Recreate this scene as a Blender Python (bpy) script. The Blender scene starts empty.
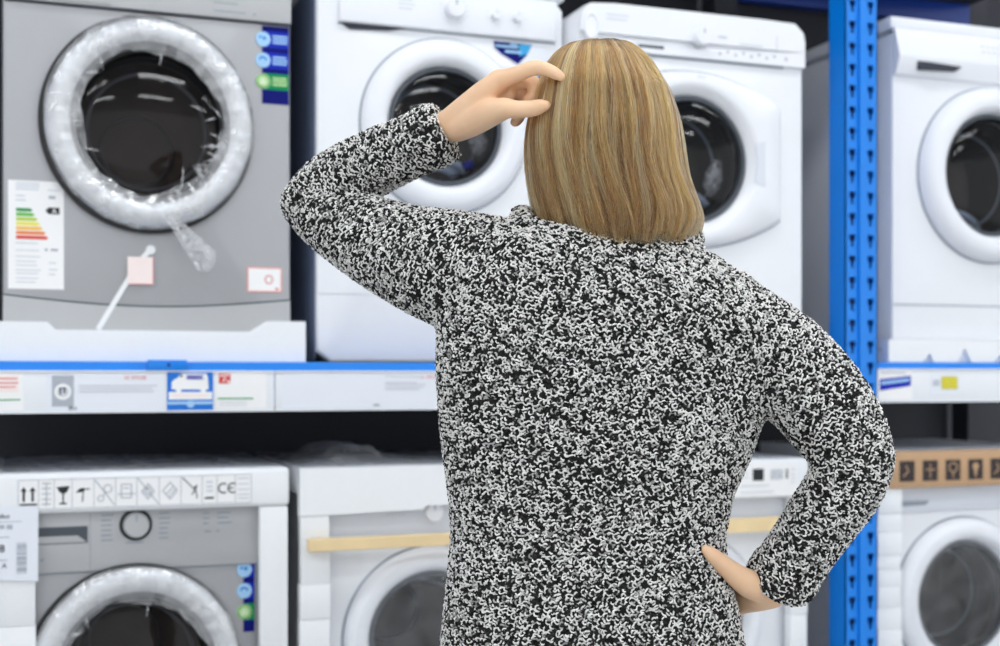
import bpy, bmesh, math, random
import numpy as np
from mathutils import Vector, Matrix
from mathutils.bvhtree import BVHTree

random.seed(7)
rng = np.random.default_rng(7)
scene = bpy.context.scene
COL = scene.collection
PI = math.pi

# ------------------------------------------------------------------ camera, world, exposure
YAW = math.radians(20.376)
CAM = Vector((0.0, -2.785, 1.2))
cam_data = bpy.data.cameras.new('camera')
cam_data.sensor_width = 36.0
cam_data.lens = 46.8
cam_data.shift_y = 0.052
cam_data.clip_start = 0.05
cam_data.dof.use_dof = True
cam_data.dof.focus_distance = 1.66
cam_data.dof.aperture_fstop = 4.2
cam = bpy.data.objects.new('camera', cam_data)
cam.location = CAM
cam.rotation_euler = (PI / 2, 0, -YAW)
COL.objects.link(cam)
scene.camera = cam

world = bpy.data.worlds.new('store_daylight')
scene.world = world
world.use_nodes = True
bg = world.node_tree.nodes['Background']
bg.inputs[0].default_value = (0.93, 0.96, 1.0, 1)
bg.inputs[1].default_value = 0.85
LAMP_STRENGTH = 11.0
vs = scene.view_settings
vs.view_transform = 'Standard'
vs.look = 'None'
vs.gamma = 1.0
vs.use_curve_mapping = False
vs.exposure = 0.38

# ------------------------------------------------------------------ materials
def srgb(r, g, b):
    return tuple(((c / 255) / 12.92 if c / 255 <= 0.04045 else ((c / 255 + 0.055) / 1.055) ** 2.4) for c in (r, g, b))

MATS = {}
def mat(name, rgb, rough=0.5, metal=0.0, noise=0.06, nscale=30.0, bump=0.0, bscale=200.0, coat=0.0, spec=0.5):
    m = bpy.data.materials.new(name); m.use_nodes = True
    nt = m.node_tree; b = nt.nodes['Principled BSDF']
    b.inputs['Roughness'].default_value = rough
    b.inputs['Metallic'].default_value = metal
    b.inputs['Coat Weight'].default_value = coat
    b.inputs['Specular IOR Level'].default_value = spec
    c = srgb(*rgb)
    tc = nt.nodes.new('ShaderNodeTexCoord')
    n = nt.nodes.new('ShaderNodeTexNoise'); n.inputs['Scale'].default_value = nscale; n.inputs['Detail'].default_value = 4
    nt.links.new(tc.outputs['Object'], n.inputs['Vector'])
    mx = nt.nodes.new('ShaderNodeMix'); mx.data_type = 'RGBA'
    mx.inputs[6].default_value = tuple(x * (1 - noise) for x in c) + (1,)
    mx.inputs[7].default_value = tuple(min(1, x * (1 + noise)) for x in c) + (1,)
    nt.links.new(n.outputs['Fac'], mx.inputs[0])
    nt.links.new(mx.outputs[2], b.inputs['Base Color'])
    if bump:
        n2 = nt.nodes.new('ShaderNodeTexNoise'); n2.inputs['Scale'].default_value = bscale
        nt.links.new(tc.outputs['Object'], n2.inputs['Vector'])
        bp = nt.nodes.new('ShaderNodeBump'); bp.inputs['Strength'].default_value = bump; bp.inputs['Distance'].default_value = 0.004
        nt.links.new(n2.outputs['Fac'], bp.inputs['Height'])
        nt.links.new(bp.outputs['Normal'], b.inputs['Normal'])
    MATS[name] = m
    return m

mat('white_enamel', (240, 242, 246), 0.22, coat=0.3, noise=0.01)
mat('white_plastic', (238, 240, 245), 0.38, noise=0.012)
mat('cool_plastic', (222, 227, 236), 0.4, noise=0.012)
mat('seam_grey', (150, 160, 172), 0.5, noise=0.03)
mat('silver_paint', (176, 177, 180), 0.42, metal=0.35, noise=0.02)
mat('silver_panel', (188, 189, 191), 0.4, metal=0.3, noise=0.02)
mat('shaded_side', (112, 126, 154), 0.5, metal=0.1, noise=0.03)  # blue-grey colour holding the shade on a white machine's unlit side
mat('chrome_ring', (222, 224, 228), 0.35, metal=0.25, noise=0.03)
mat('bezel_grey', (150, 150, 152), 0.4, metal=0.3, noise=0.05)
mat('black_rubber', (16, 17, 20), 0.45)
mat('dark_slot', (40, 46, 60), 0.5)
mat('drum_steel', (92, 86, 84), 0.42, metal=0.7, noise=0.3, nscale=12)
mat('bellows', (46, 48, 54), 0.6, noise=0.1)
mat('gasket_grey', (78, 84, 92), 0.5)
mat('foam', (243, 245, 247), 0.9, noise=0.015, nscale=60, bump=0.25, bscale=260)
mat('blue_paint', (0, 132, 234), 0.35, coat=0.1, noise=0.06, nscale=6)
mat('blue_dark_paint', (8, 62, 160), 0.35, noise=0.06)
mat('deck_steel', (26, 30, 44), 0.7, noise=0.1)
mat('back_sheet', (52, 54, 62), 0.6, noise=0.2, nscale=2.0)
mat('rail_white', (236, 239, 243), 0.3, noise=0.012)
mat('paper', (246, 246, 246), 0.75, noise=0.01)
mat('paper_cool', (234, 238, 246), 0.7, noise=0.01)
mat('print_grey', (176, 182, 192), 0.7)
mat('print_faint', (212, 216, 224), 0.7)
mat('print_black', (26, 30, 36), 0.6)
mat('print_red', (226, 150, 148), 0.7)
mat('print_strong_red', (214, 70, 66), 0.7)
mat('print_pink', (252, 234, 231), 0.7)
mat('print_green', (58, 160, 92), 0.7)
mat('print_teal', (62, 84, 90), 0.6)
mat('navy_sticker', (8, 16, 112), 0.6, spec=0.15, noise=0.05)
mat('royal_sticker', (24, 46, 178), 0.6, spec=0.15, noise=0.08)
mat('green_sticker', (20, 140, 84), 0.6, spec=0.15, noise=0.08)
mat('pale_blue', (168, 210, 244), 0.6, spec=0.15, noise=0.1)
mat('mid_blue', (70, 140, 214), 0.6, spec=0.15, noise=0.08)
mat('cyan_print', (70, 168, 222), 0.6, spec=0.15, noise=0.08)
mat('van_blue', (14, 116, 214), 0.4, noise=0.04)
mat('pale_green', (190, 226, 160), 0.35, noise=0.1)
mat('yellow_sticker', (206, 196, 30), 0.55, noise=0.08)
for nm, c in (('energy_a', (40, 150, 80)), ('energy_b', (110, 190, 80)), ('energy_c', (190, 214, 80)), ('energy_d', (240, 230, 90)),
              ('energy_e', (246, 196, 96)), ('energy_f', (238, 140, 80)), ('energy_g', (222, 70, 56))):
    mat(nm, c, 0.6)
mat('pine', (240, 214, 166), 0.65, noise=0.14, nscale=14)
mat('cardboard', (196, 160, 124), 0.85, noise=0.08, nscale=40)
mat('symbol_ink', (58, 50, 50), 0.8, noise=0.2)
mat('hose_plastic', (190, 206, 228), 0.4, noise=0.05)
mat('floor_tile', (196, 196, 194), 0.35, noise=0.05, nscale=3)
mat('ceiling_paint', (214, 216, 220), 0.9)
mat('trousers', (44, 50, 66), 0.85, noise=0.15, nscale=120, bump=0.2, bscale=900)
mat('shoe', (40, 34, 32), 0.5)
mat('eye', (236, 234, 230), 0.2)
mat('tape', (240, 242, 244), 0.5)

def film(name, fac, tint=(0.95, 0.96, 0.98), nscale=22.0, rough=0.12, lo=0.2, hi=0.9, bump=0.6):
    m = bpy.data.materials.new(name); m.use_nodes = True
    nt = m.node_tree; nt.nodes.clear(); N = nt.nodes.new; L = nt.links.new
    out = N('ShaderNodeOutputMaterial'); tr = N('ShaderNodeBsdfTransparent'); df = N('ShaderNodeBsdfDiffuse'); gl = N('ShaderNodeBsdfGlossy')
    df.inputs['Color'].default_value = tint + (1,)
    gl.inputs['Roughness'].default_value = rough
    tc = N('ShaderNodeTexCoord'); no = N('ShaderNodeTexNoise'); no.inputs['Scale'].default_value = nscale; no.inputs['Detail'].default_value = 5
    no.inputs['Distortion'].default_value = 1.2
    L(tc.outputs['Object'], no.inputs['Vector'])
    bp = N('ShaderNodeBump'); bp.inputs['Strength'].default_value = bump; bp.inputs['Distance'].default_value = 0.01
    L(no.outputs['Fac'], bp.inputs['Height']); L(bp.outputs['Normal'], gl.inputs['Normal'])
    m1 = N('ShaderNodeMixShader'); m1.inputs[0].default_value = 0.45
    L(df.outputs[0], m1.inputs[1]); L(gl.outputs[0], m1.inputs[2])
    mr = N('ShaderNodeMapRange'); mr.inputs['From Min'].default_value = 0.35; mr.inputs['From Max'].default_value = 0.7
    mr.inputs['To Min'].default_value = fac * lo; mr.inputs['To Max'].default_value = min(1, fac * (1 + hi))
    L(no.outputs['Fac'], mr.inputs['Value'])
    m2 = N('ShaderNodeMixShader'); L(mr.outputs[0], m2.inputs[0]); L(tr.outputs[0], m2.inputs[1]); L(m1.outputs[0], m2.inputs[2])
    L(m2.outputs[0], out.inputs[0])
    MATS[name] = m
film('wrap_film', 0.36, nscale=16, bump=0.5, lo=0.5, hi=0.6)
film('loose_film', 0.34, nscale=9, lo=0.5)
film('film_tail', 0.5, nscale=60)
film('haze_film', 0.085, tint=(0.9, 0.92, 0.96), nscale=10, lo=0.6, hi=0.6, bump=0.3)

def glass(name, tint, refl=1.0):
    m = bpy.data.materials.new(name); m.use_nodes = True
    nt = m.node_tree; nt.nodes.clear(); N = nt.nodes.new; L = nt.links.new
    out = N('ShaderNodeOutputMaterial'); tr = N('ShaderNodeBsdfTransparent'); gl = N('ShaderNodeBsdfGlossy')
    tr.inputs['Color'].default_value = tint + (1,); gl.inputs['Roughness'].default_value = 0.03
    gl.inputs['Color'].default_value = (refl, refl, refl, 1)
    fr = N('ShaderNodeFresnel'); fr.inputs['IOR'].default_value = 1.5
    mx = N('ShaderNodeMixShader'); L(fr.outputs[0], mx.inputs[0]); L(tr.outputs[0], mx.inputs[1]); L(gl.outputs[0], mx.inputs[2])
    L(mx.outputs[0], out.inputs[0]); MATS[name] = m
glass('door_glass', (0.74, 0.75, 0.78), 0.6)
glass('dark_glass', (0.60, 0.56, 0.55), 0.5)

def emit(name, rgb, s):
    m = bpy.data.materials.new(name); m.use_nodes = True
    nt = m.node_tree; nt.nodes.clear()
    out = nt.nodes.new('ShaderNodeOutputMaterial'); e = nt.nodes.new('ShaderNodeEmission')
    e.inputs[0].default_value = rgb + (1,); e.inputs[1].default_value = s
    nt.links.new(e.outputs[0], out.inputs[0]); MATS[name] = m
emit('lamp_diffuser', (0.95, 0.98, 1.0), LAMP_STRENGTH)

# ------------------------------------------------------------------ object helpers
ORIGIN = {}
def empty(name, loc, label, cat, group=None):
    o = bpy.data.objects.new(name, None); COL.objects.link(o)
    o.location = loc; o.empty_display_size = 0.05
    ORIGIN[o.name] = Vector(loc)
    tag(o, label, cat, group)
    return o

def tag(o, label=None, cat=None, group=None, kind=None):
    if label: o['label'] = label
    if cat: o['category'] = cat
    if group: o['group'] = group
    if kind: o['kind'] = kind
    return o

class MB:
    """collects vertices and faces in world metres"""
    def __init__(s): s.v = []; s.f = []
    def add(s, vs_, fs):
        b = len(s.v); s.v += [tuple(p) for p in vs_]; s.f += [tuple(i + b for i in q) for q in fs]; return s
    def box(s, x0, x1, y0, y1, z0, z1):
        return s.add([(x0,y0,z0),(x1,y0,z0),(x1,y1,z0),(x0,y1,z0),(x0,y0,z1),(x1,y0,z1),(x1,y1,z1),(x0,y1,z1)],
                     [(0,3,2,1),(4,5,6,7),(0,1,5,4),(1,2,6,5),(2,3,7,6),(3,0,4,7)])
    def rbox(s, x0, x1, y0, y1, z0, z1, r=0.004, seg=2):
        bm = bmesh.new(); bmesh.ops.create_cube(bm, size=1)
        for v in bm.verts:
            v.co = ((x0+x1)/2 + v.co.x*(x1-x0), (y0+y1)/2 + v.co.y*(y1-y0), (z0+z1)/2 + v.co.z*(z1-z0))
        bmesh.ops.bevel(bm, geom=bm.edges[:], offset=r, segments=seg, profile=0.5, affect='EDGES')
        bm.verts.index_update()
        s.add([v.co[:] for v in bm.verts], [[v.index for v in f.verts] for f in bm.faces]); bm.free(); return s
    def plate(s, poly, y0, y1):
        """a 2D outline (x, z) given thickness from y0 (front) to y1 (back)"""
        n = len(poly)
        a = sum(poly[i][0]*poly[(i+1) % n][1] - poly[(i+1) % n][0]*poly[i][1] for i in range(n))
        if a < 0: poly = poly[::-1]
        vs_ = [(x, y0, z) for x, z in poly] + [(x, y1, z) for x, z in poly]
        fs = [tuple(range(n)), tuple(range(2*n-1, n-1, -1))] + [((i+1) % n, i, n+i, n+(i+1) % n) for i in range(n)]
        return s.add(vs_, fs)
    def rect(s, x0, x1, z0, z1, y, t=0.0006): return s.box(x0, x1, y, y + t, z0, z1)
    def disc(s, cx, cz, r, y, t=0.0006, n=28):
        return s.plate([(cx + r*math.cos(2*PI*i/n), cz + r*math.sin(2*PI*i/n)) for i in range(n)], y, y + t)
    def line(s, pts, w, y, t=0.0005):
        for (x0, z0), (x1, z1) in zip(pts, pts[1:]):
            dx, dz = x1-x0, z1-z0; l = math.hypot(dx, dz) or 1e-6; nx, nz = -dz/l*w/2, dx/l*w/2
            s.plate([(x0+nx, z0+nz), (x0-nx, z0-nz), (x1-nx, z1-nz), (x1+nx, z1+nz)], y, y + t)
        return s
    def loops(s, lps, closed=True, cap0=False, cap1=False):
        n = len(lps[0]); b = len(s.v)
        for l in lps: s.v += [tuple(p) for p in l]
        for k in range(len(lps)-1):
            for i in range(n if closed else n-1):
                j = (i+1) % n
                s.f.append((b+k*n+i, b+k*n+j, b+(k+1)*n+j, b+(k+1)*n+i))
        if cap0: s.f.append(tuple(b+i for i in range(n))[::-1])
        if cap1: s.f.append(tuple(b+(len(lps)-1)*n+i for i in range(n)))
        return s
    def lathe(s, cx, cz, prof, n=72, sx=1.0, sz=1.0, cap0=False, cap1=False):
        """profile of (radius, y) turned about the y axis through (cx, cz); a radius may be an outline function of the angle"""
        lps = []
        for r, y in prof:
            l = []
            for i in range(n):
                a = 2*PI*i/n; rr = r(a) if callable(r) else r
                l.append((cx + sx*rr*math.cos(a), y, cz + sz*rr*math.sin(a)))
            lps.append(l)
        return s.loops(lps, True, cap0, cap1)
    def tube(s, pts, rad, n=8, caps=True):
        pts = [Vector(p) for p in pts]; lps = []
        up = Vector((0.31, 0.17, 0.93)).normalized()
        for i, p in enumerate(pts):
            d = (pts[min(i+1, len(pts)-1)] - pts[max(i-1, 0)]).normalized()
            a = d.cross(up)
            if a.length < 0.05: a = d.cross(Vector((1, 0, 0)))
            a.normalize(); b = d.cross(a)
            r = rad[i] if isinstance(rad, (list, tuple)) else rad
            lps.append([p + r*(math.cos(2*PI*k/n)*a + math.sin(2*PI*k/n)*b) for k in range(n)])
        return s.loops(lps, True, caps, caps)
    def build(s, name, m, parent=None, smooth=38, kind=None, origin=None, recalc=True):
        V = np.array(s.v, dtype=float)
        lo, hi = V.min(0), V.max(0)
        o0 = Vector(origin) if origin else Vector(((lo[0]+hi[0])/2, (lo[1]+hi[1])/2, lo[2]))
        me = bpy.data.meshes.new(name)
        me.from_pydata((V - np.array(o0)).tolist(), [], s.f)
        if recalc:
            bm = bmesh.new(); bm.from_mesh(me); bmesh.ops.recalc_face_normals(bm, faces=bm.faces[:]); bm.to_mesh(me); bm.free()
        if smooth:
            me.polygons.foreach_set('use_smooth', [True]*len(me.polygons))
            me.set_sharp_from_angle(angle=math.radians(smooth))
        me.materials.append(MATS[m] if isinstance(m, str) else m)
        o = bpy.data.objects.new(name, me); COL.objects.link(o)
        ORIGIN[o.name] = o0
        if parent is not None:
            o.parent = parent; o.location = o0 - ORIGIN[parent.name]
        else:
            o.location = o0
        if kind: o['kind'] = kind
        elif any(w in name for w in ('print', 'lines', 'marks', 'lettering', 'barcode', 'values', 'lifters', 'seam', 'words', 'price')) and not name.startswith('price_'): o['kind'] = 'stuff'
        return o

def text_shape(body, height, x, z, y, mb, align='LEFT'):
    """flat lettering from the built-in font, drawn on the plane y, z upwards"""
    cu = bpy.data.curves.new('lettering', 'FONT'); cu.body = body; cu.size = height*1.38; cu.align_x = align
    cu.extrude = 0.0002; cu.resolution_u = 3
    o = bpy.data.objects.new('lettering', cu); COL.objects.link(o)
    dg = bpy.context.evaluated_depsgraph_get()
    me = o.evaluated_get(dg).to_mesh()
    mb.add([(x + v.co.x, y - v.co.z, z + v.co.y) for v in me.vertices], [tuple(p.vertices) for p in me.polygons])
    o.evaluated_get(dg).to_mesh_clear()
    bpy.data.objects.remove(o); bpy.data.curves.remove(cu)
    return mb

def rays(outline, n, x0, z0, far=2.0):
    """distance from (x0, z0) to the edge of a shape given as inside(x, z), per angle"""
    res = []
    for i in range(n):
        a = 2*PI*i/n; c, s_ = math.cos(a), math.sin(a); lo, hi = 0.0, far
        for _ in range(30):
            m_ = (lo+hi)/2
            if outline(x0 + m_*c, z0 + m_*s_): lo = m_
            else: hi = m_
        res.append(lo)
    return res

def rrect(x0, x1, z0, z1, r):
    def inside(x, z):
        dx = max(x0 + r - x, x - (x1 - r), 0); dz = max(z0 + r - z, z - (z1 - r), 0)
        return x0 <= x <= x1 and z0 <= z <= z1 and dx*dx + dz*dz <= r*r
    return inside

def grey_lines(mb, x0, x1, zs, y, h=0.003, rag=0.3):
    for z in zs: mb.rect(x0, x1 - random.random()*rag*(x1-x0), z - h/2, z + h/2, y)
    return mb
# ------------------------------------------------------------------ the room
m = MB().box(-5, 7, -7, 3, -0.05, 0.0).build('floor', 'floor_tile', smooth=0); tag(m, 'pale grey polished shop floor', 'floor', kind='structure')
m = MB().box(-5, 7, -7, 3, 3.7, 3.75).build('ceiling', 'ceiling_paint', smooth=0); tag(m, 'white painted shop ceiling', 'ceiling', kind='structure')
m = MB().box(-5, 7, 1.3, 1.4, 0, 3.7).build('wall_back', 'back_sheet', smooth=0); tag(m, 'dark grey wall behind the racks', 'wall', kind='structure')
spots = [(x, y) for x in (-1.6, 0.9, 3.4) for y in (-0.95, -2.6, -4.4)]
names = {-1.6: 'left', 0.9: 'middle', 3.4: 'right'}
rows = {-0.95: 'nearest the rack', -2.6: 'over the aisle', -4.4: 'far from the rack'}
for x, y in spots:
    t = empty('ceiling_light', (x, y, 3.62), 'long white ceiling lamp, %s one of the row %s' % (names[x], rows[y]), 'ceiling lamp', 'ceiling lamps')
    MB().rbox(x-0.72, x+0.72, y-0.17, y+0.17, 3.62, 3.70, 0.01).build('housing', 'white_plastic', t)
    MB().rbox(x-0.69, x+0.69, y-0.14, y+0.14, 3.605, 3.6195, 0.004).build('diffuser', 'lamp_diffuser', t)

# ------------------------------------------------------------------ the rack
rack = empty('storage_rack', (0.7, 0.35, 0), 'blue steel storage rack with perforated uprights carrying washing machines', 'rack')

def upright(x0, x1, y0, y1, ztop):
    """open channel upright: side flanges, and a front face with two columns of keyhole slots and a raised middle rib"""
    post = MB()
    w = x1 - x0; t = 0.003
    cols = [(x0 + 0.012, x0 + 0.030), (x1 - 0.030, x1 - 0.012)]
    rib0, rib1 = x0 + w*0.40, x0 + w*0.60
    pitch = 0.054; n = int(ztop / pitch)
    def strip(a, b): post.box(a, b, y0, y0 + t, 0, ztop)
    strip(x0, cols[0][0]); strip(cols[0][1], rib0); strip(rib1, cols[1][0]); strip(cols[1][1], x1)
    post.plate([(rib0, 0), (rib1, 0), (rib1, ztop), (rib0, ztop)], y0 - 0.0075, y0 - 0.0045)
    post.box(rib0, rib0 + t, y0 - 0.006, y0 + t, 0, ztop); post.box(rib1 - t, rib1, y0 - 0.006, y0 + t, 0, ztop)
    for a, b in cols:
        for k in range(n + 1):
            zc = k*pitch + 0.028
            zt, zb = zc + 0.016, zc - 0.016
            znext = min(zb + pitch, ztop) if k < n else ztop
            post.box(a, b, y0, y0 + t, zt, max(zt + 0.001, znext))
            # narrow foot of the keyhole
            post.plate([(a, zb), (a + 0.0055, zb), (a + 0.0045, zc - 0.001), (a, zc + 0.003)], y0, y0 + t)
            post.plate([(b, zb), (b - 0.0055, zb), (b - 0.0045, zc - 0.001), (b, zc + 0.003)], y0, y0 + t)
        post.box(a, b, y0, y0 + t, 0, 0.012)
    post.box(x0, x0 + t, y0, y1, 0, ztop); post.box(x1 - t, x1, y0, y1, 0, ztop)
    p = post.build('upright', 'blue_paint', rack, smooth=0)
    MB().box(x0 + 0.004, x1 - 0.004, y0 + 0.045, y0 + 0.047, 0, ztop).build('inner_web', 'blue_dark_paint', p, smooth=0)
    MB().rbox(x0 - 0.012, x1 + 0.012, y0 - 0.012, y1 + 0.012, 0.0, 0.006, 0.002).build('foot_plate', 'blue_dark_paint', p)
    return p
for xa in (1.960, -0.80, 2.90):
    upright(xa, xa + 0.097, -0.012, 0.058, 2.75)
    b = MB().box(xa + 0.01, xa + 0.085, 0.66, 0.74, 0, 2.75).build('rear_upright', 'back_sheet', rack, smooth=0)

bays = [(-0.70, 1.9595, 0.0), (2.0575, 2.8995, 0.005)]
for bx0, bx1, dz in bays:
    for z, nm in ((1.222 + dz, 'cross_bar'), (0.0985, 'cross_bar'), (2.42, 'cross_bar')):
        MB().rbox(bx0, bx1, 0.004, 0.05, z - 0.085, z + 0.006, 0.004).build(nm, 'blue_paint', rack)
        MB().rbox(bx0, bx1, 0.64, 0.68, z - 0.085, z + 0.006, 0.004).build('rear_cross_bar', 'blue_dark_paint', rack)
        MB().box(bx0, bx1, 0.05, 0.64, z - 0.020, z + 0.0055).build('deck', 'deck_steel', rack, smooth=0)
    MB().box(bx0, bx1, 0.75, 0.76, 0.0, 2.6).build('back_panel', 'back_sheet', rack, smooth=0)
clip = MB().rbox(0.253, 0.334, -0.006, 0.0035, 1.2098, 1.2315, 0.002).build('rail_clip', 'blue_paint', rack)
MB().disc(0.296, 1.221, 0.004, -0.0075, 0.002, 14).build('bolt', 'blue_dark_paint', clip)

# price rails: a white channel clipped to the front of each shelf beam, blue lip on top
def price_rail(x0, x1, dz, label):
    r = empty('price_rail', ((x0+x1)/2, 0, 1.122 + dz), label, 'price rail', 'white price rails')
    MB().rbox(x0, x1, 0.0, 0.0035, 1.122 + dz, 1.2095 + dz, 0.001).build('strip', 'rail_white', r)
    MB().rbox(x0, x1, -0.0035, -0.0002, 1.122 + dz, 1.1255 + dz, 0.001).build('lower_lip', 'rail_white', r)
    MB().rbox(x0, x1, -0.0035, -0.0002, 1.206 + dz, 1.2095 + dz, 0.001).build('upper_lip', 'rail_white', r)
price_rail(-0.70, 0.5180, 0, 'white plastic price rail running under the silver washing machine')
price_rail(0.5196, 1.9590, 0, 'white plastic price rail running behind the woman under the white machines')
price_rail(2.0580, 2.8990, 0.007, 'white plastic price rail to the right of the blue upright')

ty = -0.0012
def ticket(name, x0, x1, z0, z1, m_, label, cat='price label', group='paper labels in the price rails'):
    r = empty(name, ((x0+x1)/2, ty, z0), label, cat, group)
    MB().box(x0, x1, ty, ty + 0.0009, z0, z1).build('card', m_, r, smooth=0)
    return r
yp = ty - 0.0007
t = ticket('price_label', -0.10, 0.012, 1.128, 1.204, 'paper', 'white price label with pink block and green line at the far left end')
MB().rect(-0.09, 0.003, 1.166, 1.199, yp).build('pink_block', 'print_pink', t, smooth=0)
b = MB(); grey_lines(b, -0.09, 0.003, (1.193, 1.184, 1.176), yp - 0.0004, 0.003, 0.1); b.build('red_print', 'print_red', t, smooth=0)
MB().rect(-0.09, 0.006, 1.149, 1.1515, yp).build('green_line', 'print_green', t, smooth=0)
t = ticket('price_label', 0.055, 0.285, 1.128, 1.204, 'paper_cool', 'wide white price label with a small washing machine picture and red price')
pic = MB().rect(0.066, 0.108, 1.136, 1.199, yp).build('machine_picture', 'print_grey', t, smooth=0)
MB().disc(0.087, 1.166, 0.0165, yp - 0.0006).build('picture_ring', 'paper', pic, smooth=0)
MB().disc(0.087, 1.166, 0.011, yp - 0.0012).build('picture_glass', 'print_faint', pic, smooth=0)
b = MB(); b.line([(0.082, 1.172), (0.082, 1.160)], 0.003, yp - 0.0018); b.line([(0.090, 1.173), (0.090, 1.163)], 0.003, yp - 0.0018); b.line([(0.079, 1.173), (0.094, 1.173)], 0.002, yp - 0.0018); b.build('picture_detail', 'print_black', pic, smooth=0)
text_shape('18 399,00', 0.0085, 0.205, 1.1905, yp, MB()).build('price', 'print_red', t, smooth=0)
b = MB(); grey_lines(b, 0.118, 0.275, (1.178, 1.172, 1.166), yp, 0.0035, 0.15); b.build('description_lines', 'print_faint', t, smooth=0)
text_shape('80 p', 0.0065, 0.098, 1.1305, yp - 0.0008, MB()).build('small_price', 'print_black', t, smooth=0)
t = ticket('delivery_sign', 0.293, 0.388, 1.1265, 1.209, 'van_blue', 'blue delivery sign with a white van hung in the price rail', 'sign', None)
t['group'] = 'paper labels in the price rails'
van = [(0.302,1.170),(0.3025,1.185),(0.307,1.190),(0.314,1.1935),(0.3195,1.201),(0.3255,1.2035),(0.373,1.203),(0.3765,1.197),(0.3785,1.172),(0.376,1.169)]
v_ = MB().plate(van, yp, yp + 0.0006).disc(0.3165, 1.169, 0.006, yp - 0.0002).disc(0.367, 1.169, 0.006, yp - 0.0002).build('van', 'paper', t, smooth=0)
MB().plate([(0.318,1.196),(0.324,1.196),(0.325,1.2005),(0.3205,1.2005)], yp - 0.0008, yp - 0.0002).build('van_window', 'print_black', v_, smooth=0)
b = MB(); grey_lines(b, 0.333, 0.368, (1.1985, 1.1955, 1.192), yp - 0.0008, 0.002, 0.2); b.build('van_lettering', 'royal_sticker', v_, smooth=0)
MB().rect(0.296, 0.386, 1.1485, 1.1645, yp).build('white_band', 'paper', t, smooth=0)
b = MB(); grey_lines(b, 0.303, 0.38, (1.157,), yp - 0.0006, 0.005, 0.05); b.build('red_words', 'print_pink', t, smooth=0)
MB().rect(0.294, 0.387, 1.1385, 1.1445, yp).build('lower_band', 'pale_blue', t, smooth=0)
MB().disc(0.341, 1.139, 0.008, yp - 0.0006).build('logo_patch', 'pale_blue', t, smooth=0)
t = ticket('price_label', 0.394, 0.500, 1.128, 1.206, 'paper', 'white price label with small red logo square beside the blue van sign')
MB().rect(0.400, 0.424, 1.182, 1.203, yp).build('red_square', 'print_strong_red', t, smooth=0)
b = MB(); b.line([(0.402,1.198),(0.422,1.200)], 0.003, yp - 0.0005); b.line([(0.408,1.186),(0.414,1.195)], 0.003, yp - 0.0005); b.line([(0.416,1.188),(0.424,1.184)], 0.004, yp - 0.0005); b.build('logo_mark', 'print_pink', t, smooth=0)
MB().rect(0.397, 0.472, 1.1485, 1.1515, yp).build('green_line', 'print_green', t, smooth=0)
b = MB(); grey_lines(b, 0.40, 0.46, (1.142, 1.136), yp, 0.002); b.build('faint_lines', 'print_faint', t, smooth=0)
t = ticket('price_label', 0.535, 0.955, 1.128, 1.204, 'paper_cool', 'long white price label with faint print partly behind the woman')
text_shape('mini', 0.0065, 0.735, 1.1315, yp, MB()).build('small_word', 'print_black', t, smooth=0)
b = MB(); grey_lines(b, 0.763, 0.86, (1.197, 1.183, 1.179, 1.173, 1.168), yp, 0.0035); b.build('description_lines', 'print_faint', t, smooth=0)
text_shape('21 999,00', 0.0075, 0.845, 1.192, yp, MB()).build('price', 'print_red', t, smooth=0)
dz = 0.007
t = ticket('price_label', 2.0635, 2.172, 1.137, 1.211, 'paper', 'white price label with a slanted blue stripe next to the blue upright')
MB().plate([(2.072,1.160),(2.168,1.172),(2.168,1.198),(2.072,1.189)], yp, yp + 0.0006).build('blue_stripe', 'royal_sticker', t, smooth=0)
MB().plate([(2.076,1.175),(2.163,1.184),(2.163,1.191),(2.076,1.183)], yp - 0.0008, yp - 0.0002).build('stripe_lettering', 'pale_blue', t, smooth=0)
b = MB(); grey_lines(b, 2.076, 2.16, (1.206,), yp, 0.003, 0.1); b.build('headline', 'print_grey', t, smooth=0)
t = ticket('price_label', 2.232, 2.322, 1.147, 1.206, 'paper_cool', 'white price label with a yellow square sticker')
MB().rect(2.265, 2.316, 1.163, 1.196, yp).build('yellow_square', 'yellow_sticker', t, smooth=0)
b = MB()
for k in range(3):
    for j in range(4): b.rect(2.271 + 0.011*j, 2.278 + 0.011*j, 1.168 + 0.009*k, 1.1725 + 0.009*k, yp - 0.0005)
b.build('yellow_print', 'energy_d', t, smooth=0)
b = MB(); grey_lines(b, 2.238, 2.262, (1.185, 1.179, 1.174), yp, 0.0035, 0.2); b.build('small_print', 'print_grey', t, smooth=0)

# ------------------------------------------------------------------ washing machine builders
NB = 96
def body_shell(root, x0, x1, z0, z1, Y, depth, cx, cz, r, m_, corner=0.012, topm=None):
    ins = 0.010
    R0 = rays(rrect(x0, x1, z0, z1, max(corner, 0.002)), NB, cx, cz)
    R1 = rays(rrect(x0+ins, x1-ins, z0+ins, z1-ins, max(corner-ins*0.5, 0.002)), NB, cx, cz)
    R2 = rays(rrect(x0+ins*0.3, x1-ins*0.3, z0+ins*0.3, z1-ins*0.3, max(corner-ins*0.2, 0.002)), NB, cx, cz)
    def lp(R, y): return [(cx + (R[i] if isinstance(R, list) else R)*math.cos(2*PI*i/NB), y, cz + (R[i] if isinstance(R, list) else R)*math.sin(2*PI*i/NB)) for i in range(NB)]
    b = MB(); b.loops([lp(r - 0.012, Y + 0.03), lp(r, Y + 0.004), lp(r + 0.003, Y), lp(R1, Y), lp(R2, Y + ins*0.3), lp(R0, Y + ins), lp(R0, Y + depth)], True, False, True)
    o = b.build('body', m_, root, smooth=30)
    return o
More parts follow.
